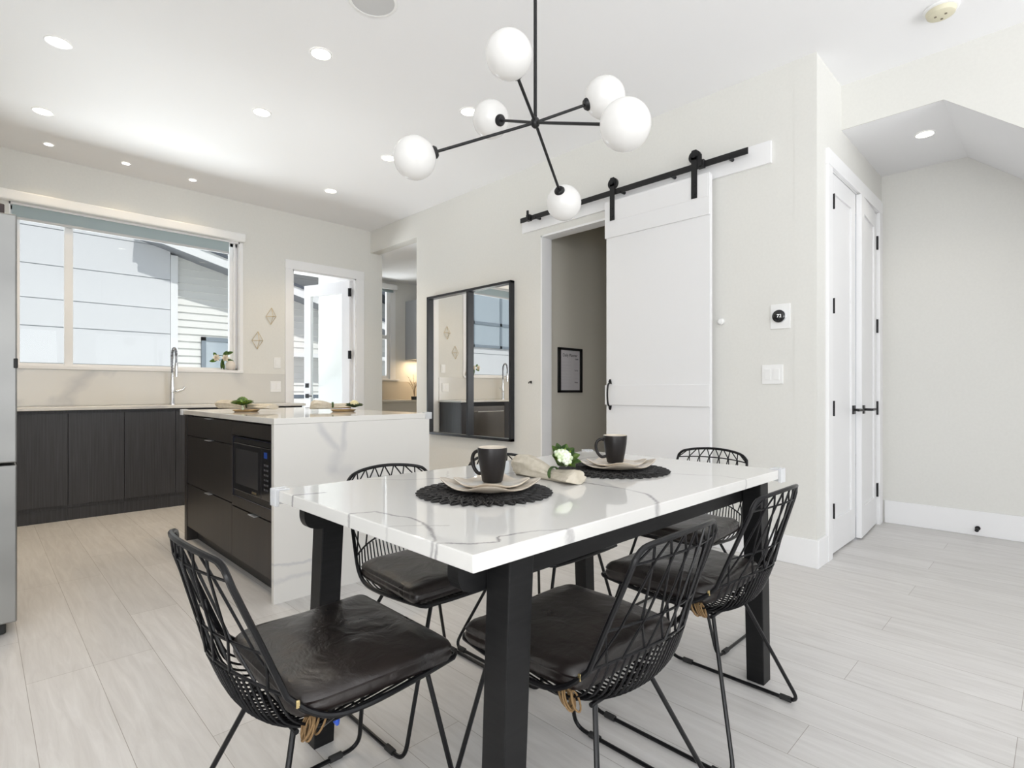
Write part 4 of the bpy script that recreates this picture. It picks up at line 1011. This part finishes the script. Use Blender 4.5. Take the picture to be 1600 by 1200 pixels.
# napkins
def napkin(name, label, P0, P1, ringu, w0, w1, h, wr=.017, grp='linen napkins', leaves=None, z=TZ):
    """rolled linen: cross-sections with folds along P0->P1, pinched at ringu"""
    P0, P1 = Vector(P0), Vector(P1); ax = (P1-P0); L = ax.length; ax.normalize(); sd = Vector((-ax.y, ax.x, 0))
    base = (P0+P1)/2
    t = thing(name, label, 'napkin', (base.x, base.y, z), 0, grp)
    bm = B(); rings = []; nu, nv = 34, 40
    for i in range(nu):
        u = i/(nu-1)
        if u < ringu: k = (ringu-u)/ringu; ww = lerp(wr, w0, math.sin(min(1, k*1.25)*PI/2)); hh = lerp(wr*1.0, h*.62, math.sin(min(1, k*1.3)*PI/2))
        else: k = (u-ringu)/(1-ringu); ww = lerp(wr, w1, k**.8); hh = lerp(wr*1.0, h*.36, k)
        e = 1.0
        if u < .10: e = math.sqrt(max(.02, 1-(1-u/.10)**2))
        if u > .95: e = math.sqrt(max(.05, 1-((u-.95)/.05)**2*.9))
        r = []
        for j in range(nv):
            a = 2*PI*j/nv; fold = 1+.13*math.sin(3*a+u*4)+.10*math.sin(7*a-u*5+1.0)*(1-.5*e)+.04*math.sin(11*a+u*9)
            c = P0+ax*L*u+sd*math.cos(a)*ww*fold*e
            zz_ = z+.001+max(0, hh*e*(1+math.sin(a)*fold)*.95)
            r.append(bm.verts.new((c.x, c.y, zz_)))
        rings.append(r)
    for A, D in zip(rings, rings[1:]):
        for k in range(nv): bm.faces.new((A[k], A[(k+1) % nv], D[(k+1) % nv], D[k]))
    bm.faces.new(rings[0]); bm.faces.new(rings[-1][::-1])
    obj('cloth', bm, M['linen'], t, True)
    c = P0+ax*L*ringu; bm = B(); rr = wr*1.28
    for q in (-.004, 0, .004):
        tube(bm, [(c.x+ax.x*q+sd.x*rr*math.cos(a), c.y+ax.y*q+sd.y*rr*math.cos(a), z+.0032+rr*.93+rr*.93*math.sin(a)) for a in [2*PI*j/24 for j in range(24)]], .0022, 6, closed=True)
    obj('napkin_ring', bm, M['leaf_dark'], t, True)
    return t
def posy(t, c, R, mat_leaf, mat_flor, nleaf=11, tilt=(0, 0, 1), lime=True, ls=1.0, lift=.95):
    c = Vector(c); tl = Vector(tilt).normalized(); s1 = tl.orthogonal().normalized(); s2 = tl.cross(s1)
    bl = B(); b2 = B()
    for k in range(nleaf):
        a = 2*PI*k/nleaf+random.uniform(-.2, .2); rad = s1*math.cos(a)+s2*math.sin(a)
        p = c-tl*R*.75+rad*R*.25
        for tgt, scl, cond in ((bl, 1.0, True), (b2, .8, lime and k % 3 == 0)):
            if cond: leaf(tgt, p, rad*.75+tl*(lift if tgt is bl else lift+.3), R*1.75*scl*ls, R*(.95 if tgt is bl else .5), up=-rad+tl, droop=.12, fold=.45)
    obj('foliage', thick(bl, .0008), mat_leaf, t)
    if lime: obj('pale_foliage', thick(b2, .0008), M['leaf_lime'], t)
    else: b2.free()
    bm = B()
    for k in range(26):
        a = k*2.39996; rr = R*.62*math.sqrt(k/26); rad = s1*math.cos(a)+s2*math.sin(a)
        sphere(bm, c+rad*rr*1.15+tl*(R*.45*(1-(rr/(R*.62))**2)), R*.2, 2)
    obj('flower_head', bm, mat_flor, t, True)
t = napkin('napkin', 'rolled beige linen napkin with white flower ring between the two place settings', (1.335, 1.335, 0), (1.318, 1.045, 0), .62, .040, .048, .062)
posy(t, (1.330, 1.120, TZ+.076), .040, M['leaf'], M['floret'], tilt=(-.15, -.60, .70), nleaf=10, ls=1.0)
# island settings
def island_set(side, px_, py_, n0, n1, fl, leafy):
    bm = B(); lathe(bm, [(0, 0), (.065, 0), (.082, .012), (.080, .014), (.062, .004), (0, .004)], (px_, py_, .912), 40)
    single('island_plate', bm, M['bamboo'], 'small round gold plate at the %s end of the island top' % side, 'plate', 'gold plates on the island', smooth=True)
    t = napkin('napkin', 'beige napkin spread over the %s gold plate on the island' % side, n0, n1, .55, .055, .055, .05, grp='napkins on the island', z=.9275)
    posy(t, fl, .040 if leafy else .034, M['leaf'] if leafy else M['leaf_dark'], M['leaf'] if leafy else M['yellow_floret'], nleaf=15, tilt=(-.1, -.2, 1), lime=leafy, ls=.95, lift=.35)
    if leafy:
        bm = B(); tube(bm, [(fl[0], fl[1], fl[2]-.03), (fl[0]+.004, fl[1], .925)], [.006, .009], 8); obj('stem', bm, M['floret'], t, True)
island_set('left', 1.245, 3.72, (1.17, 4.02, 0), (1.36, 3.55, 0), (1.215, 3.70, .985), True)
island_set('right', 1.715, 3.32, (1.55, 3.46, 0), (1.79, 3.36, 0), (1.76, 3.26, .965), False)
